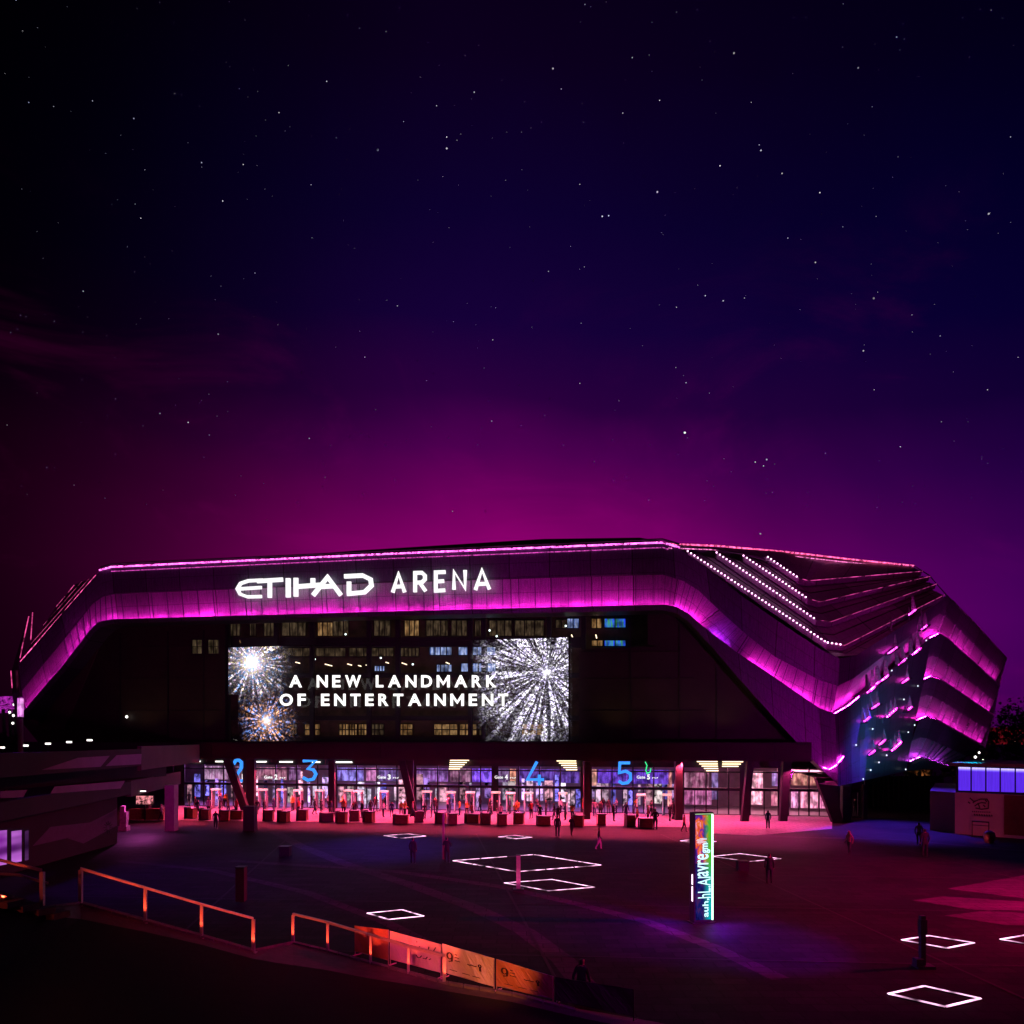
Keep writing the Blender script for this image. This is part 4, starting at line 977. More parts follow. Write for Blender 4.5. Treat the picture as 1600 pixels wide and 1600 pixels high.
mb = MB(); c = G(909, 1561); mb.box((c.x, c.y + .05, .22), (.5, .45, .44)); one(mb, "stone_seat", M_stone, "low block seat under the sitting figure", "seat")
prs = random.Random(11); used = {}
NEAR = [(330, "left of the numeral 2"), (420, "between the numerals 2 and 3"), (500, "under the numeral 3"), (600, "just right of the numeral 3"), (700, "midway between numerals 3 and 4"), (800, "left of the numeral 4"), (870, "under the numeral 4"), (940, "between the numerals 4 and 5"), (1000, "under the numeral 5"), (1100, "right of the numeral 5")]
tops = ["dark", "dark", "yellow", "grey", "dark", "navy", "red", "dark", "white", "yellow"]; crowd = []
for i in range(84):
    px = 296 + i * 9.1 + prs.uniform(-7, 7); d = prs.choice((-1, .5, 1.5, 3, 4.5, 5.4, 7.2, 8.0))
    crowd.append((px, d, prs.choice(('stand', 'stand', 'walk', 'arms', 'bag')), tops[i * 7 % 10], prs.choice(("dark", "dark", "grey", "navy")), prs.uniform(-3.14, 3.14)))
crowd.sort()
cnt = {}
for px, d, pose, t, b_, rz in crowd:
    nr = next(n_ for x_, n_ in NEAR if px < x_); key = (t, pose, nr, b_); cnt[key] = cnt.get(key, 0) + 1
seen = {}
for px, d, pose, t, b_, rz in crowd:
    nr = next(n_ for x_, n_ in NEAR if px < x_); key = (t, pose, nr, b_); seen[key] = seen.get(key, 0) + 1
    lab = "person in %s top and %s trousers %s %s" % (t, b_, {'stand': 'standing', 'walk': 'walking', 'arms': 'reaching forward', 'bag': 'raising a hand'}[pose], nr)
    if cnt[key] > 1: lab = "%s %s" % (ordn[seen[key] - 1], lab)
    person(FZ(px, .02, d), pose, t, b_, rz, lab, prs.uniform(.92, 1.08), "people at the entrance")

# ================================================================== PLAZA OBJECTS
SQ = [([(600,1306.3),(638,1303.5),(665,1307),(627,1310.5)], "small light square on the paving, farthest left near the entrance"),
      ([(779,1308.3),(804,1305.8),(831,1309),(806,1311.3)], "smallest light square, straight before the entrance row"),
      ([(707,1345.6),(834,1336),(940,1352.6),(807,1363)], "largest light square in the middle of the plaza"),
      ([(788,1380.5),(862,1375),(929,1387.3),(857,1393)], "light square touching the foot of the pink-lit post"),
      ([(574,1428),(628,1422.6),(662,1432.6),(607,1438)], "light square beyond the banner fence, alone at the left"),
      ([(1063,1314.5),(1090,1311.5),(1119,1315.6),(1092,1318.8)], "light square half hidden behind the tall display totem"),
      ([(1112,1339),(1156,1334.5),(1220,1342.6),(1170,1347)], "light square right of the tall display totem"),
      ([(1409,1470),(1451,1463.2),(1522,1474.5),(1479,1483)], "light square behind the dark post on the red paving"),
      ([(1563,1469),(1606,1461.8),(1678,1473),(1636,1481.5)], "light square cut off by the right edge of the picture"),
      ([(1388,1554.5),(1444,1542.3),(1532,1561.7),(1477,1575)], "nearest light square, low at the right")]
for pts, lab in SQ:
    P_ = [G(*p) for p in pts]; c = sum(P_, V((0, 0, 0))) / 4
    r = root("light_square", c, lab, "light", "light squares on the plaza")
    wd = .085 if (P_[0] - c).length < 3.2 else .13
    wd = max(wd, P_[0].y * .0016)
    for i in range(4):
        a, b_ = P_[i], P_[(i + 1) % 4]
        t = (b_ - a).normalized(); n_ = V((-t.y, t.x, 0)) * wd / 2
        mb = MB(); mb.hexa([a - n_ * 1.6, b_ - n_ * 1.6, b_ + n_ * 1.6, a + n_ * 1.6] + [q + V((0, 0, .03)) for q in (a - n_ * 1.6, b_ - n_ * 1.6, b_ + n_ * 1.6, a + n_ * 1.6)])
        bar = mb.build("light_bar", M_black, r)
        mb = MB(); big = "largest" in lab
        for k in range(3 if big else 1):
            u0, u1 = (k / 3 + .012, (k + 1) / 3 - .012) if big else (.0, 1.0)
            if big and i == 0 and k == 2: u0 += .12
            a2, b2 = lerp(a, b_, u0), lerp(a, b_, u1)
            zz = .035 + .003 * i
            mb.hexa([q + V((0, 0, .031)) for q in (a2 - n_, b2 - n_, b2 + n_, a2 + n_)] + [q + V((0, 0, zz + .01)) for q in (a2 - n_, b2 - n_, b2 + n_, a2 + n_)])
        mb.build("lamp_tube", M_sq, bar)
# posts
def post(px, py, hgt, wd, m, label, name="bollard_post", base=True):
    c = G(px, py); r = root(name, c, label, "post")
    mb = MB(); mb.box((c.x, c.y, hgt / 2 + .05), (wd, wd, hgt - .1)); mb.build("shaft", m, r)
    mb = MB(); mb.box((c.x, c.y, hgt + .02), (wd * 1.12, wd * 1.12, .04)); mb.build("cap", M_black, r)
    if base: mb = MB(); mb.box((c.x, c.y, .05), (wd * 2.6, wd * 2.2, .1)); mb.build("base_plate", M_black, r)
    return c
M_post = mat('post_paint', (.45, .4, .42), .5, var=.4, vscale=6)
c = post(810, 1391, 1.85, .22, M_post, "short square post lit pink beside the middle light squares")
lamp('SPOT', "post_uplight", c + V((-.5, -.9, .1)), c + V((0, 0, 1.2)), 60, (1, .08, .3), .05, 70)
post(693, 1345, 3.1, .13, mat('pole_paint', (.2, .12, .12), .5), "thin tall pole on the plaza beside a dark figure", "thin_pole", False)
post(377, 1411, 1.75, .42, mat('plinth_dark', (.06, .04, .05), .7), "dark squat pillar standing before the left ramp wall", "sign_pillar", False)
c = G(1441, 1512); r = root("speaker_post", c, "black post with a box foot before a light square at right", "post")
mb = MB(); mb.box((c.x, c.y, .95), (.17, .17, 1.75)); mb.build("shaft", M_black, r)
mb = MB(); mb.box((c.x, c.y - .02, 1.45), (.22, .2, .5)); mb.build("speaker_box", M_dark, r)
mb = MB(); mb.box((c.x - .16, c.y - .05, .22), (.28, .3, .25)); mb.box((c.x + .05, c.y, .05), (.6, .45, .1)); mb.build("base", M_black, r)
for px, py, s_, lab in ((446, 1337, .62, "dark cube box on the blue-lit paving at left"), (1160, 1360, .55, "dark box on the paving right of the display totem")):
    c = G(px, py); mb = MB(); mb.box((c.x, c.y, s_ / 2), (s_ * 1.1, s_, s_)); mb.box((c.x, c.y, s_ + .03), (s_ * 1.2, s_ * 1.1, .05)); one(mb, "floor_box", M_black, lab, "box")
c = G(1546, 1317); r = root("litter_bin", c, "round black bin in front of the pavilion wall", "bin")
mb = MB(); mb.tube([c, c + V((0, 0, .12)), c + V((0, 0, .5)), c + V((0, 0, .8)), c + V((0, 0, .9))], [.24, .34, .42, .36, .2], 14); mb.build("body", M_black, r, True)
mb = MB(); mb.tube([c + V((0, 0, .9)), c + V((0, 0, .96))], [.22, .12], 12); mb.build("lid", M_dark, r, True)
# square block at the slanted column's foot
c = G(391, 1298); mb = MB(); mb.box((c.x, c.y, 1.05), (.95, .8, 2.1)); mb.box((c.x, c.y, 2.13), (1.02, .86, .06)); mb.box((c.x, c.y, .04), (1.05, .9, .08)); one(mb, "advert_pillar", mat('pillar_dark', (.03, .02, .03), .6), "dark square pillar in front of the slanted column under numeral 2", "pillar")
# totem
c = G(1096, 1441); tz = 4.82; ty = c.y
tot = root("display_totem", c, "tall narrow digital totem with a colourful lit screen on the plaza", "totem")
fd = V((.975, .22, 0)).normalized(); fn = V((.22, -.975, 0)).normalized(); tr_ = math.atan2(fd.y, fd.x)
mb = MB(); mb.box((c.x, c.y, tz / 2 + .03), (.92, .42, tz - .06), tr_); mb.build("body", mat('totem_black', (.02, .018, .025), .35, spec=.6), tot)
def tp(a, z_, o_=.214): return c + fd * a + fn * o_ + V((0, 0, z_))
def totem_screen():
    def b(h):
        uv = h.new('ShaderNodeUVMap').outputs[0]; u, v, _ = h.sep(uv)
        n = h.noise(h.comb(h.m('MULTIPLY', u, 2.6), h.m('MULTIPLY', v, 9), 0), 1, 3, .6, 1.2); n2 = h.noise(h.comb(h.m('MULTIPLY', u, 4), h.m('MULTIPLY', v, 7), 5), 1, 3, .7, .6)
        art = h.ramp(n, [(.30, (.02, .01, .12)), (.42, (.12, .02, .3)), (.50, (.6, .04, .03)), (.58, (.75, .15, .02)), (.68, (.7, .3, .65))])
        low = h.ramp(n2, [(.3, (0, 0, .02)), (.5, (.01, .01, .12)), (.62, (.05, .01, .08)), (.75, (.01, .06, .1))])
        c_ = h.mix(smooth(h, h.m('ADD', v, h.m('MULTIPLY', h.m('SUBTRACT', n2, .5), .25)), .50, .60), low, art)
        gr = h.mix(smooth(h, v, .25, .6), (0, .35, .4, 1), (.05, .4, .02, 1))
        c_ = h.mix(smooth(h, u, .45, .95), c_, gr)
        e = h.new('ShaderNodeEmission'); h.put(e.inputs[0], c_); e.inputs[1].default_value = 1.15; out(h, e.outputs[0])
    return glow('totem_picture', b)
mb = MB(); mb.face([tp(-.39, .16, .216), tp(.36, .16, .216), tp(.36, 4.7, .216), tp(-.39, 4.7, .216)], [(0, 0), (1, 0), (1, 1), (0, 1)]); mb.build("screen", totem_screen(), tot)
mb = MB()
for tx, z0, z1, xl, xr, bd in (('auh,', .28, 1.08, .26, -.06, .015), ('hL.Al', 1.10, 2.02, .32, -.28, .0), ('avre', 2.04, 3.02, .22, -.30, .01), ('gm', 3.05, 3.48, .30, -.06, .02)):
    font_text(mb, tx, 0, 0, 1, 1, lambda a, b_: tp(xl + (xr - xl) * b_, z0 + (z1 - z0) * a, .22), fn * .012, bd, 1.0)
mb.build("lettering", emis('totem_text', (.55, .9, 1), 1.5), tot)
mb = MB()
for k, (w_, x0) in enumerate(((.5, -.34), (.42, -.30), (.3, -.36), (.46, -.32), (.34, -.2))):
    z0 = 3.5 + k * .045; mb.hexa([tp(x0, z0, .218), tp(x0 + w_, z0, .218), tp(x0 + w_, z0, .224), tp(x0, z0, .224), tp(x0, z0 + .02, .218), tp(x0 + w_, z0 + .02, .218), tp(x0 + w_, z0 + .02, .224), tp(x0, z0 + .02, .224)])
mb.build("lettering", emis('totem_text2', (.85, .85, 1), 1.2), tot)
mb = MB(); mb.hexa([tp(.37, .14, .21), tp(.44, .14, .21), tp(.44, .14, .235), tp(.37, .14, .235), tp(.37, 4.74, .21), tp(.44, 4.74, .21), tp(.44, 4.74, .235), tp(.37, 4.74, .235)]); mb.build("light_edge", emis('totem_edge', (.55, 1, .8), 3), tot)
mb = MB(); mb.box(tp(0, 4.75, .21), (.8, .02, .035), tr_); mb.build("light_edge", emis('totem_edge2', (.5, .9, .4), .8), tot)
mb = MB()
for z0, z1 in ((.95, 1.6), (1.68, 2.12)): q = c - fd * .465 + V((0, 0, (z0 + z1) / 2)) + fn * .06; mb.box(q, (.02, .09, z1 - z0), tr_)
mb.build("side_light", emis('totem_side', (1, .75, .95), 2.5), tot)
mb = MB(); mb.box((c.x, c.y, .02), (1.1, .6, .04), tr_); mb.build("base_plate", M_black, tot)
lamp('SPOT', 'totem_fill', c + fn * .5 + fd * .3 + V((0, 0, 1.3)), c + fn * 1.6 + fd * 1.0, 650, (.22, .0, 1), .1, 120, 1)  # added spots making the blue glow on the ground by the totem
lamp('SPOT', 'totem_fill', c - fd * .75 + V((0, 0, 1.5)), c - fd * 2.2, 420, (.22, .0, 1), .1, 110, 1)

# ================================================================== LEFT RAMP BUILDING
ramp = root("ramp_building", (-30, 56, 0), "dark walled ramp terrace with pale angular graphics at the left", "building")
def wallq(mb, p0, p1, z0, z1, t=.3):
    d = (V(p1) - V(p0)); d.z = 0; d.normalize(); n_ = V((-d.y, d.x, 0)) * t
    a, b_ = V(p0), V(p1)
    mb.hexa([V((a.x, a.y, z0)), V((b_.x, b_.y, z0)), V((b_.x, b_.y, z0)) + n_, V((a.x, a.y, z0)) + n_, V((a.x, a.y, z1)), V((b_.x, b_.y, z1)), V((b_.x, b_.y, z1)) + n_, V((a.x, a.y, z1)) + n_])
A0 = W(-60, 1180, 36); A1 = W(221, 1172, 57); A2 = W(312, 1165, 77.5)
mb = MB(); wallq(mb, A0, A1, 5.95, 7.25); mb.build("parapet", M_wall, ramp)
mb = MB(); wallq(mb, A1, A2, 5.6, 7.45); mb.build("parapet", mat('ramp_grey', (.09, .07, .075), .8, var=.3, vscale=.5), ramp)
B0 = W(-60, 1235, 35); B1 = W(205, 1225, 57.5); B2 = W(282, 1218, 74)
mb = MB(); wallq(mb, B0, B1, 3.7, 4.7, .4); mb.build("ramp_beam", M_wall, ramp); mb = MB(); wallq(mb, B1, B2, 3.5, 4.75, .4); mb.build("ramp_beam", MATS['ramp_grey'], ramp)
C0 = W(-60, 1300, 32); C1 = G(183, 1318)
mb = MB(); wallq(mb, V((C1.x + .8, 34, 0)), C1, 0, 4.4, .4); mb.build("wall", M_wall, ramp)
mb = MB(); wallq(mb, V((-34, 40, 0)), V((-31, 66, 0)), 4.7, 6.1, .2); mb.build("recess_wall", M_dark, ramp)
mb = MB(); mb.face([V((-60, 30, 6.2)), A0 + V((-2, 0, 6.2 - A0.z)), V((A1.x, A1.y, 6.2)), V((A2.x, A2.y, 6.2)), V((A2.x, 100, 6.2)), V((-80, 100, 6.2))]); mb.build("deck", M_dark, ramp)
# pale graphics applied as thin raised panels
def onwall(P0, P1, px, py, o_=.02):
    """ray through the photo pixel onto the vertical plane P0-P1"""
    d = V(((px - 800) / F0, 1, 0)); e = V((P1.x - P0.x, P1.y - P0.y, 0)); n_ = V((-e.y, e.x, 0)).normalized()
    t = (P0.x * n_.x + P0.y * n_.y) / (d.x * n_.x + d.y * n_.y); p = W(px, py, t); return p - n_ * o_
for P0, P1, polys in ((A0, A1, [[(65,1203),(122,1184),(171,1181),(157,1198)], [(165,1197),(182,1180),(221,1178),(220,1194)], ]),
                      (B0, B1, [[(78,1240),(85,1229),(195,1220),(188,1232)], [(0,1247),(0,1236),(42,1234),(36,1246)]])):
    for pl in polys:
        mb = MB(); pts = [onwall(P0, P1, *p) for p in pl]; e = V((P1.x - P0.x, P1.y - P0.y, 0)); n_ = V((-e.y, e.x, 0)).normalized()
        mb.prism(pts, n_ * .015); mb.build("graphic_panel", M_wallpale, ramp)
WA, WB = V((C1.x + .8, 34, 0)), C1
for pl in ([(50,1322),(78,1292),(140,1285),(182,1264),(182,1272),(120,1306)], [(105,1310),(150,1288),(182,1262),(182,1290),(130,1318)]):
    mb = MB(); pts = [onwall(WA, WB, *p, .03) for p in pl]; mb.face(pts); mb.build("graphic_panel", mat('ramp_graphic_dim', (.11, .09, .15), .8), ramp)
# emblem on the wall end: a ring of short rays
mb = MB(); P = lambda a, b_: onwall(WA, WB, a, -b_, .05)
for k in range(12):
    t = k * math.pi / 6; strokes(mb, [[(168 + 2.5 * math.cos(t), -1293 + 4 * math.sin(t)), (168 + 7 * math.cos(t), -1293 + 10 * math.sin(t))]], 1.1, P, V((.02, 0, 0)))
mb.build("emblem", M_black, ramp)
# lit doorway
mb = MB(); q = [onwall(WA, WB, *p, .04) for p in ((-30, 1356), (45, 1342), (45, 1294), (-30, 1296))]; mb.face(q); dr = mb.build("window", M_black, ramp)
for x0, x1 in ((-20, 9), (16, 32), (37, 43)):
    mb = MB(); q = [onwall(WA, WB, *p, .07) for p in ((x0, 1352 - x0 * .2), (x1, 1352 - x1 * .2), (x1, 1297), (x0, 1299))]; mb.face(q)
    mb.build("pane", winmat('violet_pane%d' % x0, (.22, .01, .35), (.7, .2, .85), .8 if x0 < 30 else .12), dr)
# underpass pillar and lamp
c = G(268, 1298); mb = MB(); mb.box((c.x, c.y, 2.0), (.82, .82, 4.0)); r_ = one(mb, "concrete_pillar", mat('pale_concrete', (.45, .42, .45), .8, var=.3, vscale=2, bump=.1), "pale square pillar lit pink under the ramp end", "pillar")
mb = MB(); q = G(218, 1290, 3.6); mb.box(W(218, 1236, 60), (1.0, .12, .1)); mb.box(W(218, 1234.5, 60), (1.1, .2, .08), mi=1); one(mb, "tube_lamp", [M_white, M_black], "short white tube lamp under the ramp", "lamp")
c = G(194, 1298); mb = MB(); mb.box((c.x, c.y, 1.0), (.55, .4, 1.3)); mb.box((c.x, c.y, .2), (.75, .6, .4)); mb.box((c.x - .1, c.y, 1.9), (.35, .3, .5)); one(mb, "ticket_machine", mat('machine_pink', (.6, .45, .5), .6, var=.6, vscale=5), "pale ticket machine beside the end of the left wall", "machine")
c = G(230, 1282); mb = MB(); mb.box((c.x, c.y, .6), (3.2, .4, 1.0)); mb.box((c.x, c.y, 1.13), (3.3, .5, .06)); one(mb, "long_counter", M_orange, "long orange counter under the ramp beside the pale pillar", "counter")
for k, (px, py, t_) in enumerate(((233, 1281, 'grey'), (252, 1283, 'white'), (261, 1283, 'dark'))):
    person(G(px, py), ('stand', 'walk', 'arms')[k], t_, 'dark', 1 + k, "person in a %s top under the ramp left of the pale pillar" % t_, 1.0, "people at the entrance")
mb = MB(); c = W(226, 1250, 72); mb.box(c, (1.6, .1, .8)); mb.box(c + V((0, .08, 0)), (1.75, .08, .95), mi=1); mb.box(V((c.x, c.y + .1, c.z / 2)), (.1, .1, c.z), mi=1); one(mb, "lit_board", [emis('board', (1, .3, .35), .8, 3), M_black], "small red lit board under the ramp", "board")
# deck lamps
for i, (px, py) in enumerate(((3, 1168), (40, 1165), (75, 1162), (108, 1159.5), (140, 1156.5))):
    p = W(px, py, 70); r = root("deck_lamp", V((p.x, p.y, 6.2)), "small white deck lamp, %s of five from the left" % ordn[i], "lamp", "deck lamps on the terrace")
    mb = MB(); mb.box(p, (.42, .2, .16)); mb.build("lamp_head", M_white, r); mb = MB(); mb.box((p.x, p.y, (6.2 + p.z - .08) / 2), (.08, .08, p.z - .08 - 6.2)); build_each(mb, "post", M_black, r)
# glowing pylon
p = W(32, 1150, 62); r = root("light_pylon", V((p.x, p.y, 6.2)), "slim pylon glowing pink at its top beside the arena's left end", "pylon")
mb = MB(); mb.tube([W(32, 1120, 62), W(32, 1091, 62)], .22, 14); mb.build("lamp_sleeve", winmat('pylon_glow', (.45, .03, .5), (1, .4, .95), 1.3), r)
mb = MB(); mb.tube([V((p.x, p.y, 6.2)), W(32, 1120, 62)], .2, 14); mb.build("shaft", mat('pylon_purple', (.2, .08, .2), .5), r)
# far pink canopy at the left edge
mb = MB(); r = root("far_pavilion", W(0, 1165, 120), "distant pavilion with a pink speckled roof at the left edge", "pavilion")
mb.prism([W(-60, 1088, 120), W(21, 1088, 120), W(23, 1104, 120), W(12, 1097, 120), W(-20, 1110, 120), W(-60, 1112, 120)], (0, 8, 0)); mb.build("roof", emis('pav', (.6, .03, .6), .5, 1.6), r)  # pink light on the roof put in as emission
mb = MB()
for px in (5, 15, 22): mb.tube([V((W(px, 1, 120).x, 121, 0)), W(px, 1108, 121)], .25, 6)
build_each(mb, "post", M_dark, r)
mb = MB()
for px, py in ((15, 1113), (21, 1118), (22, 1101), (20, 1130)): mb.ball(W(px, py, 119.5), .22, n=6)
build_each(mb, "lamp", M_white, r)

# ================================================================== RIGHT PAVILION
pv = root("pavilion", G(1545, 1306), "low pavilion with a blue-lit glass band above a pale wall", "building")
Q0, Q1 = G(1492, 1303), G(1640, 1314)
e = (Q1 - Q0); L_ = e.length; e.normalize(); qn = V((e.y, -e.x, 0))
def Q(px, py, o_=0):
    return onwall(Q0, Q1, px, py, o_)
mb = MB()
P4 = [Q0, Q1, Q1 - qn * 12, Q0 - qn * 12]
ztop = Q(1492, 1238).z
mb.hexa([V((p.x, p.y, 0)) for p in P4] + [V((p.x, p.y, ztop)) for p in P4]); mb.build("wall", mat('pavilion_render', (.42, .36, .38), .8, var=.2, vscale=.8), pv)
zz = Q(1492, 1196).z
mb = MB(); P5 = [p for p in (Q0 - qn * .25 , Q1 - qn * .25, Q1 - qn * 12, Q0 - qn * 12)]
mb.hexa([V((p.x, p.y, ztop)) for p in P5] + [V((p.x, p.y, zz - .05)) for p in P5]); mb.build("upper_storey", M_black, pv)
def bluep():
    def b(h):
        uv = h.new('ShaderNodeUVMap').outputs[0]; u, v, _ = h.sep(uv)
        st_ = h.noise(h.comb(h.m('MULTIPLY', u, 3), h.m('MULTIPLY', v, .6), 0), 1, 4, .7)
        c_ = h.mix(smooth(h, v, .82, 1.0), (.13, .03, 1, 1), (.5, .42, 1, 1))
        e_ = h.new('ShaderNodeEmission'); h.put(e_.inputs[0], c_); h.put(e_.inputs[1], h.m('MULTIPLY', h.m('ADD', .45, st_), h.m('ADD', .85, h.m('MULTIPLY', smooth(h, v, .8, 1), .9)))); out(h, e_.outputs[0])
    return glow('blue_backlight', b)
M_blue = bluep()
xs = [1496, 1517, 1540, 1562.5, 1586, 1612, 1640]
for i in range(6):
    a, c_ = xs[i] + 1.2, xs[i + 1] - 1.2; dy = (a - 1496) * .035
    mb = MB(); q = [Q(a, 1235 + dy, -.1), Q(c_, 1235.6 + dy, -.1), Q(c_, 1199 + dy, -.1), Q(a, 1198.4 + dy, -.1)]; mb.face(q, [(i * 3, 0), (i * 3 + 3, 0), (i * 3 + 3, 1), (i * 3, 1)]); mb.build("window", M_blue, pv)
mb = MB()
P6 = [Q0 + qn * .3 - e * .3, Q1 + qn * .3, Q1 - qn * 12.5, Q0 - qn * 12.5 - e * .3]
mb.hexa([V((p.x, p.y, zz - .04)) for p in P6] + [V((p.x, p.y, zz + .22)) for p in P6]); mb.build("roof", mat('pavilion_roof', (.2, .16, .12), .7), pv)
mb = MB(); mb.face([Q(1569, 1304, .03), Q(1640, 1309, .03), Q(1640, 1246, .03), Q(1569, 1242, .03)]); mb.build("door_panel", mat('panel_red', (.14, .03, .03), .6, var=.5, vscale=1), pv)
mb = MB(); P = lambda a, b_: Q(a, -b_, .04)
z8 = lambda pts: [(1490 + a / 14.55, -(1230 + b_ / 14.55)) for a, b_ in pts]
for pl in ([(370,240),(470,330),(560,290),(620,270),(760,270),(800,330),(790,480),(640,500),(500,470)], [(480,430),(560,370),(640,350),(740,360)], [(500,300),(440,360)], [(560,370),(600,470)], [(680,400),(720,450)], [(330,330),(380,370)], [(720,290),(760,330)]):
    strokes(mb, [z8(pl)], 1.9, P, qn * .02)
for k in range(10): strokes(mb, [z8([(425 + k * 43, 548 + k * 1.4), (450 + k * 43, 560 + k * 1.4)])], 1.6, P, qn * .02)
for k in range(8): strokes(mb, [z8([(470 + k * 56, 605 + k * 3), (490 + k * 56, 640 + k * 3)])], 1.6, P, qn * .02)
mb.build("emblem", mat('emblem_ink', (.05, .02, .05), .8), pv)
mb = MB(); mb.box(Q(1545, 1307, .6) * 1 - V((0, 0, 0)), (8, .05, .05), math.atan2(e.y, e.x)); 
# crowd stand in front: low frame
r = root("stand_frame", G(1530, 1309), "thin dark standing frame before the pavilion emblem wall", "frame")
mb = MB(); a, b_ = G(1519, 1308), G(1545, 1310)
for p in (a, b_): mb.tube([p, p + V((0, 0, 1.35))], .035, 5)
build_each(mb, "leg", M_black, r); mb = MB(); mb.tube([a + V((0, 0, 1.3)), b_ + V((0, 0, 1.3))], .06, 5); mb.tube([a + V((0, 0, 1.0)), b_ + V((0, 0, 1.0))], .03, 5); mb.build("crossbar", M_black, r)
# dark annex between arena and pavilion
mb = MB(); P7 = [G(1453, 1297), G(1492, 1302), G(1492, 1302) + V((9, 12, 0)), G(1453, 1297) + V((7.4, 12, 0))]
mb.hexa([p for p in P7] + [p + V((0, 0, 3.3)) for p in P7]); mb.hexa([p + V((0, 0, 3.3)) for p in P7] + [p + V((0, 0, 3.45)) for p in P7]); one(mb, "annex_block", mat('annex_dark', (.010, .009, .014), .5), "dark low annex block left of the pavilion", "annex")
# back fence / colonnade behind, with reddish planting
mb = MB()
for k in range(14): p = G(1365 + k * 8, 1262); mb.tube([p, p + V((0, 0, 4.2 - (k % 3) * .3))], .1 + .03 * (k % 2), 6)
p0, p1 = G(1360, 1262), G(1490, 1262); wallq(mb, p0 + V((0, 2, 0)), p1 + V((0, 2, 0)), 0, 3.6, .2); one(mb, "screen_fence", mat('fence_dark', (.012, .009, .012), .7), "dark slatted fence behind the arena's low tip", "fence")
# far red-lit building and small lamps
r = root("far_building", W(1570, 1160, 150), "distant low building washed in dim red light at the right edge", "building")
mb = MB(); mb.prism([W(1545, 1163, 150), W(1640, 1163, 150), W(1640, 1138, 150), W(1578, 1136, 150), W(1548, 1145, 150)], (0, 10, 0)); mb.build("wall", winmat('far_red', (.05, 0, .004), (.30, .01, .02), .55), r)  # red wash put into the wall as its own emission
mb = MB()
for px, py in ((1549, 1152), (1591, 1141), (1596, 1148), (1588, 1158)): mb.ball(W(px, py, 149), .2, n=6)
build_each(mb, "lamp", M_wlamp, r)
for i, (px, py) in enumerate(((1524, 1183), (1530, 1176), (1536, 1188), (1489, 1194.5), (1497, 1192))):
    p = W(px, py, 82); r = root("path_lamp", V((p.x, p.y, 0)), "small path lamp behind the pavilion roof, %s from the left" % ["third", "fourth", "fifth", "first", "second"][i], "lamp", "path lamps behind the pavilion")
    mb = MB(); mb.ball(p, .13 + .04 * (i == 0), n=6); mb.build("lamp_head", M_white, r); mb = MB(); mb.tube([V((p.x, p.y, 0)), p - V((0, 0, .12))], .04, 5); mb.build("pole", M_black, r)
# trees
def tree(px, Y, hgt, lab, seed):
    q = random.Random(seed); b0 = V(((px - 800) / F0 * Y, Y, 0)); r = root("tree", b0, lab, "tree", "trees at the edges of the view")
    mb = MB(); tp_ = b0 + V((q.uniform(-.4, .4), 0, hgt * .6)); mb.tube([b0, b0 + V((.1, 0, hgt * .3)), tp_], [.28, .2, .08], 7)
    for k in range(6):
        t = q.uniform(0, 6.28); s0 = lerp(b0, tp_, q.uniform(.45, .95)); mb.tube([s0, s0 + V((math.cos(t) * hgt * .22, math.sin(t) * hgt * .22, hgt * .2))], [.09, .03], 5)
    mb.build("trunk", mat('bark', (.08, .06, .05), .9), r)
    mb = MB(); cl_ = [(V((q.gauss(0, .2), q.gauss(0, .2), q.uniform(-.28, .34))) * hgt + b0 + V((0, 0, hgt * .68)), q.uniform(.1, .19) * hgt) for _ in range(16)]
    for _ in range(1500):
        cc_, rr_ = q.choice(cl_); d = V((q.gauss(0, 1), q.gauss(0, 1), q.gauss(0, .8))).normalized() * rr_ * q.uniform(.5, 1.05)
        p = cc_ + d; s_ = q.uniform(.16, .34); u_ = V((q.gauss(0, 1), q.gauss(0, 1), q.gauss(0, 1))).normalized(); v_ = u_.cross(V((q.gauss(0, 1), q.gauss(0, 1), q.gauss(0, 1)))).normalized()
        mb.face([p - u_ * s_, p + v_ * s_ * .6, p + u_ * s_, p - v_ * s_ * .6])
    mb.build("crown", mat('leaf_dark', (.05, .07, .04), .8, var=.6, vscale=2), r)
for i, (px, Y, hh, lab) in enumerate(((1586, 112, 12.5, "dark tree at the right edge behind the far building lamps"), (1618, 118, 14, "dark tree cut off by the picture's right edge"), (1553, 125, 8.5, "low dark tree just right of the arena's end wall"),
                        (1510, 96, 6.0, "small dark tree behind the left end of the pavilion roof"), (8, 105, 8, "dark tree under the distant pink pavilion"), (1440, 96, 5.4, "short reddish-lit tree behind the dark slatted fence"))):
    tree(px, Y, hh, lab, i + 20)
lamp('POINT', "bush_light", W(1440, 1215, 93), (0, 0, 0), 150, (1, .25, .1), .3)

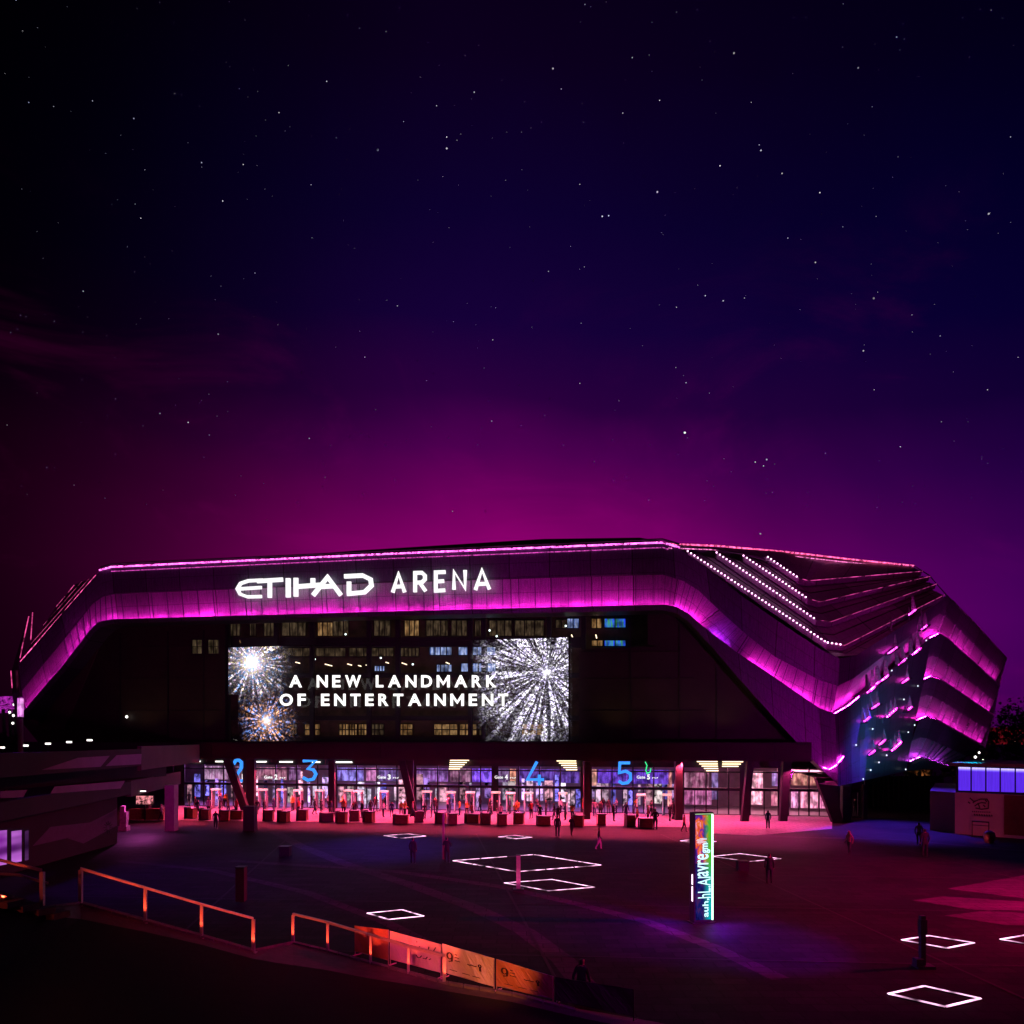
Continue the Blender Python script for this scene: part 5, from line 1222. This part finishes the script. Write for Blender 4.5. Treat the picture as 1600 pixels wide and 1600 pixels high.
# ================================================================== FOREGROUND EMBANKMENT, RAILS, BANNER FENCE
EK = [(-260,1400,17.5, -250,1368,18.0), (-40,1412,18.6, -30,1388,18.8), (66,1430,19.6, 66,1421,20.0), (126,1436,21.8, 126,1413,22.6), (227,1456,22.6, 227,1440,23.2), (315,1476,23.4, 315,1464,24.0),
      (396,1498,24.2, 396,1487,24.8), (430,1504,24.5, 430,1480,26.5), (458,1508,24.8, 458,1474,28.1), (512,1516,24.7, 512,1487,27.4), (579,1529,24.2, 579,1506,26.1), (638,1538,23.8, 638,1521,25.0), (700,1549,23.2, 700,1538,23.9), (800,1567,22.3, 800,1556,22.9),
      (900,1590,21.1, 900,1580,21.5), (1020,1613,20.0, 1020,1603,20.5), (1200,1650,18.5, 1200,1640,18.9), (1500,1710,16.4, 1500,1700,16.8)]
E_ = [W(*k[:3]) for k in EK]; K_ = [W(*k[3:]) for k in EK]
for p in E_ + K_: p.z = max(p.z, .04)
mb = MB()
for i in range(len(E_) - 1):
    a, b_ = E_[i], E_[i + 1]
    a2, b2 = V((a.x * .8, 7, a.z * .9 + .1)), V((b_.x * .8, 7, b_.z * .9 + .1))
    for k in range(5):
        t0, t1 = k / 5, (k + 1) / 5; mb.face([lerp(a, a2, t0), lerp(a, a2, t1), lerp(b_, b2, t1), lerp(b_, b2, t0)])
    mb.face([a2, b2, V((b2.x, -40, b2.z)), V((a2.x, -40, a2.z))][::-1])
setting(mb, "hill", M_grass)
# kerb stones along the rail line
mb = MB()
for i in range(0, len(K_) - 4):
    a, b_ = K_[i] + V((0, -.1, .0)), K_[i + 1] + V((0, -.1, .0)); n_ = 4
    for k in range(n_):
        p, q_ = lerp(a, b_, k / n_ + .01), lerp(a, b_, (k + 1) / n_ - .01); mb.hexa([p, q_, q_ + V((0, .22, 0)), p + V((0, .22, 0)), p + V((0, 0, .07)), q_ + V((0, 0, .07)), q_ + V((0, .22, .07)), p + V((0, .22, .07))])
setting(mb, "kerb", M_stone)
# ramp walkway between the bank and the rail, falling to the plaza behind it
mb = MB()
for i in range(len(K_) - 1):
    a, b_, c_, d_ = E_[i], E_[i + 1], K_[i + 1], K_[i]
    mb.face([a, b_, c_, d_]); mb.face([d_, c_, V((c_.x + .1, c_.y + .35, 0)), V((d_.x + .1, d_.y + .35, 0))])
setting(mb, "path", mat('ramp_paving', (.12, .10, .10), .8, var=.5, vscale=3, bump=.2))
POSTW = 300
def rail(posts, label, extra=None):
    """posts: (px, top y, foot y, depth); a square-section frame with a flat handrail"""
    T_ = [W(a, b_, Y) for a, b_, c_, Y in posts]; B_ = [W(a, c_, Y) for a, b_, c_, Y in posts]
    r = root("handrail", B_[0], label, "railing", "steel handrails on the bank")
    mb = MB()
    for i in range(len(T_) - 1):
        a, b_ = T_[i], T_[i + 1]; t = (b_ - a); t.z = 0; t.normalize(); n_ = V((-t.y, t.x, 0)) * .045
        mb.hexa([a - n_ - V((0, 0, .04)), b_ - n_ - V((0, 0, .04)), b_ + n_ - V((0, 0, .04)), a + n_ - V((0, 0, .04)), a - n_ + V((0, 0, .04)), b_ - n_ + V((0, 0, .04)), b_ + n_ + V((0, 0, .04)), a + n_ + V((0, 0, .04))])
    mb.build("rail_bar", M_rail, r)
    for i in range(len(T_) - 1):
        for f_ in (.33, .67):
            q = lerp(B_[i], B_[i + 1], f_); lamp('SPOT', 'rail_fill', q + V((.1, -.45, .12)), q + V((0, 0, 1.1)), POSTW * .5, (1, .07, .03), .03, 60, .8)  # extra spots between the posts, added to redden the bar
    for i, (a, b_) in enumerate(zip(T_, B_)):
        if i or b_.x > -13: lamp('SPOT', 'post_uplight', b_ + V((.12, -.42, .1)), b_ + V((0, 0, .9)), POSTW * .55, (1, .075, .03), .03, 66, .8)
        mb = MB(); s_ = .05 if i in (0, len(T_) - 1) else .04
        mb.hexa([b_ + V((-s_, -s_, -.1)), b_ + V((s_, -s_, -.1)), b_ + V((s_, s_, -.1)), b_ + V((-s_, s_, -.1)), a + V((-s_, -s_, -.04)), a + V((s_, -s_, -.04)), a + V((s_, s_, -.04)), a + V((-s_, s_, -.04))]); build_each(mb, "post", M_rail, r)
        mb = MB(); mb.box(b_ + V((0, 0, -.03)), (.2, .2, .03)); mb.build("foot_plate", M_rail, r)
    return r
rail([(-90, 1322, 1382, 18.7), (66, 1360, 1421, 20.0)], "red-lit handrail end with one post at the picture's left edge")
rail([(126, 1357, 1413, 22.6), (227, 1387, 1440, 23.2), (315, 1413, 1464, 24.0), (396, 1435, 1487, 24.8)], "red-lit handrail with four posts, second section from the left")
rail([(458, 1428, 1474, 28.1), (512, 1441, 1487, 27.4), (579, 1461, 1506, 26.1), (638, 1478, 1521, 25.0), (694, 1493, 1536, 24.0)], "red-lit handrail with five posts in front of the banner fence")
# low lit pipe at far left
mb = MB(); mb.tube([W(-20, 1364, 20.5), W(30, 1367, 20.6), W(66, 1378, 20.8), (W(75, 1380, 20.9))], .04, 6); one(mb, "low_pipe", M_rail, "thin curved steel pipe behind the leftmost handrail post", "pipe")
# steps lit reddish at far left
mb = MB()
for k in range(4): p = W(-10 + k * 24, 1409 + k * 6, 19.4 + k * .25); mb.box(p, (1.6, .5, .16), -.3)
setting(mb, "stairs", M_stone)
def banner_mat(name, col):
    m = bpy.data.materials.new(name); m.use_nodes = True; h = N(m.node_tree); b = h.n['Principled BSDF']
    uv = h.new('ShaderNodeUVMap').outputs[0]; u, v, _ = h.sep(uv)
    n = h.noise(h.comb(h.m('MULTIPLY', u, 3), h.m('MULTIPLY', v, 1.2), 0), 1, 4, .6, .6)
    f = h.m('ADD', .75, h.m('MULTIPLY', n, .4)); h.put(b.inputs['Base Color'], h.mix(1, (*col, 1), h.comb(f, f, f), 'MULTIPLY')); b.inputs['Roughness'].default_value = .55
    cre = h.noise(h.comb(h.m('ADD', h.m('MULTIPLY', u, 2.2), h.m('MULTIPLY', v, 1.6)), h.m('MULTIPLY', v, .5), 2), 1.8, 4, .6, .5)
    bp = h.new('ShaderNodeBump'); bp.inputs['Strength'].default_value = .8; bp.inputs['Distance'].default_value = .12; h.put(bp.inputs['Height'], cre); h.put(b.inputs['Normal'], bp.outputs[0]); return m
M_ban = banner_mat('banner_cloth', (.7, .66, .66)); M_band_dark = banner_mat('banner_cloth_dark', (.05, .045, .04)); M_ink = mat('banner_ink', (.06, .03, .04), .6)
M_ban2 = banner_mat('banner_cloth_orange', (.45, .2, .12))
def banner(px0, px1, t0, t1, b0, b1, Y0, Y1, m, label, art=None):
    a0, a1 = W(px0, t0, Y0), W(px1, t1, Y1); c0, c1 = W(px0, b0, Y0), W(px1, b1, Y1)
    c0.z = max(c0.z, .18); c1.z = max(c1.z, .18)
    g0, g1 = V((c0.x, c0.y, 0)), V((c1.x, c1.y, 0))
    r = root("banner_barrier", g0, label, "barrier", "banner covered barriers")
    u = (a1 - a0); u.z = 0; Lb = u.length; u.normalize(); n_ = V((u.y, -u.x, 0))
    mb = MB(); nx, ny = 14, 5
    def q(i, j):
        s, t = i / nx, j / ny; p = lerp(lerp(c0, c1, s), lerp(a0, a1, s), t)
        ed = (1 - abs(2 * s - 1) ** 8); return p + n_ * (.035 * math.sin(s * 9 + t * 4 + px0) * (1 - t * .4) * ed + .03)
    for i in range(nx):
        for j in range(ny):
            mb.face([q(i, j), q(i + 1, j), q(i + 1, j + 1), q(i, j + 1)], [(i / nx * Lb, j / ny), ((i + 1) / nx * Lb, j / ny), ((i + 1) / nx * Lb, (j + 1) / ny), (i / nx * Lb, (j + 1) / ny)])
    mb.build("banner", m, r, True)
    mb = MB(); mb.tube([g0, a0 - V((0, 0, .03)), a1 - V((0, 0, .03)), g1], .022, 6); mb.tube([c0, c1], .02, 6)
    for s in (.0, 1.0): p = lerp(g0, g1, s); mb.tube([p + n_ * .3 + V((0, 0, .02)), p - n_ * .3 + V((0, 0, .02))], .02, 5)
    mb.build("frame", M_rail if m is not M_band_dark else M_black, r)
    if art:
        def P(a, b_): return lerp(lerp(c0, c1, a), lerp(a0, a1, a), b_) + n_ * .075
        mb = MB()
        if art == 'nine':
            k = 2.0 / max(Lb, .1)
            def S(pl, th): strokes(mb, [[(x_ , y_) for x_, y_ in pl]], th, lambda a, b_: P(a, b_), n_ * .006)
            S([(.17 + .05 * math.cos(t), .66 + .11 * math.sin(t)) for t in [j * .5236 for j in range(13)]], .035)
            S([(.22, .66), (.215, .5), (.15, .46)], .035)
            for yy, ww in ((.76, .05), (.66, .09), (.55, .11)): S([(.27, yy), (.27 + ww, yy)], .03)
            S([(.52, .55), (.56, .53), (.60, .56), (.66, .54), (.70, .56)], .03)
            S([(.76 + .025 * math.cos(t), .60 + .05 * math.sin(t)) for t in [j * .785 for j in range(9)]], .025); S([(.76, .58), (.77, .42)], .035)
            for x0 in (.17, .42, .62): S([(x0, .18), (x0 + .15, .18)], .022)
        else:
            def S(pl, th): strokes(mb, [pl], th, lambda a, b_: P(a, b_), n_ * .006)
            S([(.55, .70), (.60, .66), (.62, .75)], .02); S([(.64, .66), (.78, .64), (.80, .82)], .022); S([(.86, .62), (.93, .86)], .02)
            S([(.55, .42), (.58, .34), (.63, .36), (.66, .44)], .02); S([(.68, .36), (.74, .36), (.77, .45)], .02); S([(.80, .36), (.84, .42)], .02); S([(.56, .86), (.57, .9)], .02)
        mb.build("lettering", M_ink, r)
banner(555, 607, 1446, 1452, 1490, 1500, 27.2, 26.0, M_ban2, "farthest dim orange banner barrier, mostly behind the handrail")
banner(610, 689, 1454, 1475, 1498, 1520, 26.0, 24.7, M_ban, "barrier whose red banner carries two lines of Arabic script", 'ar')
banner(692, 772, 1474, 1497, 1518, 1541, 24.6, 23.3, M_ban, "brightest orange-lit banner barrier with a round emblem and small print", 'nine')
banner(776, 864, 1498, 1525, 1540, 1565, 23.3, 22.2, M_ban2, "creased dimmer orange banner barrier with a round emblem", 'nine')
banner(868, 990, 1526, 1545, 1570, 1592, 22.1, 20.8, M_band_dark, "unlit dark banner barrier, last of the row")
bpy.context.view_layer.update()
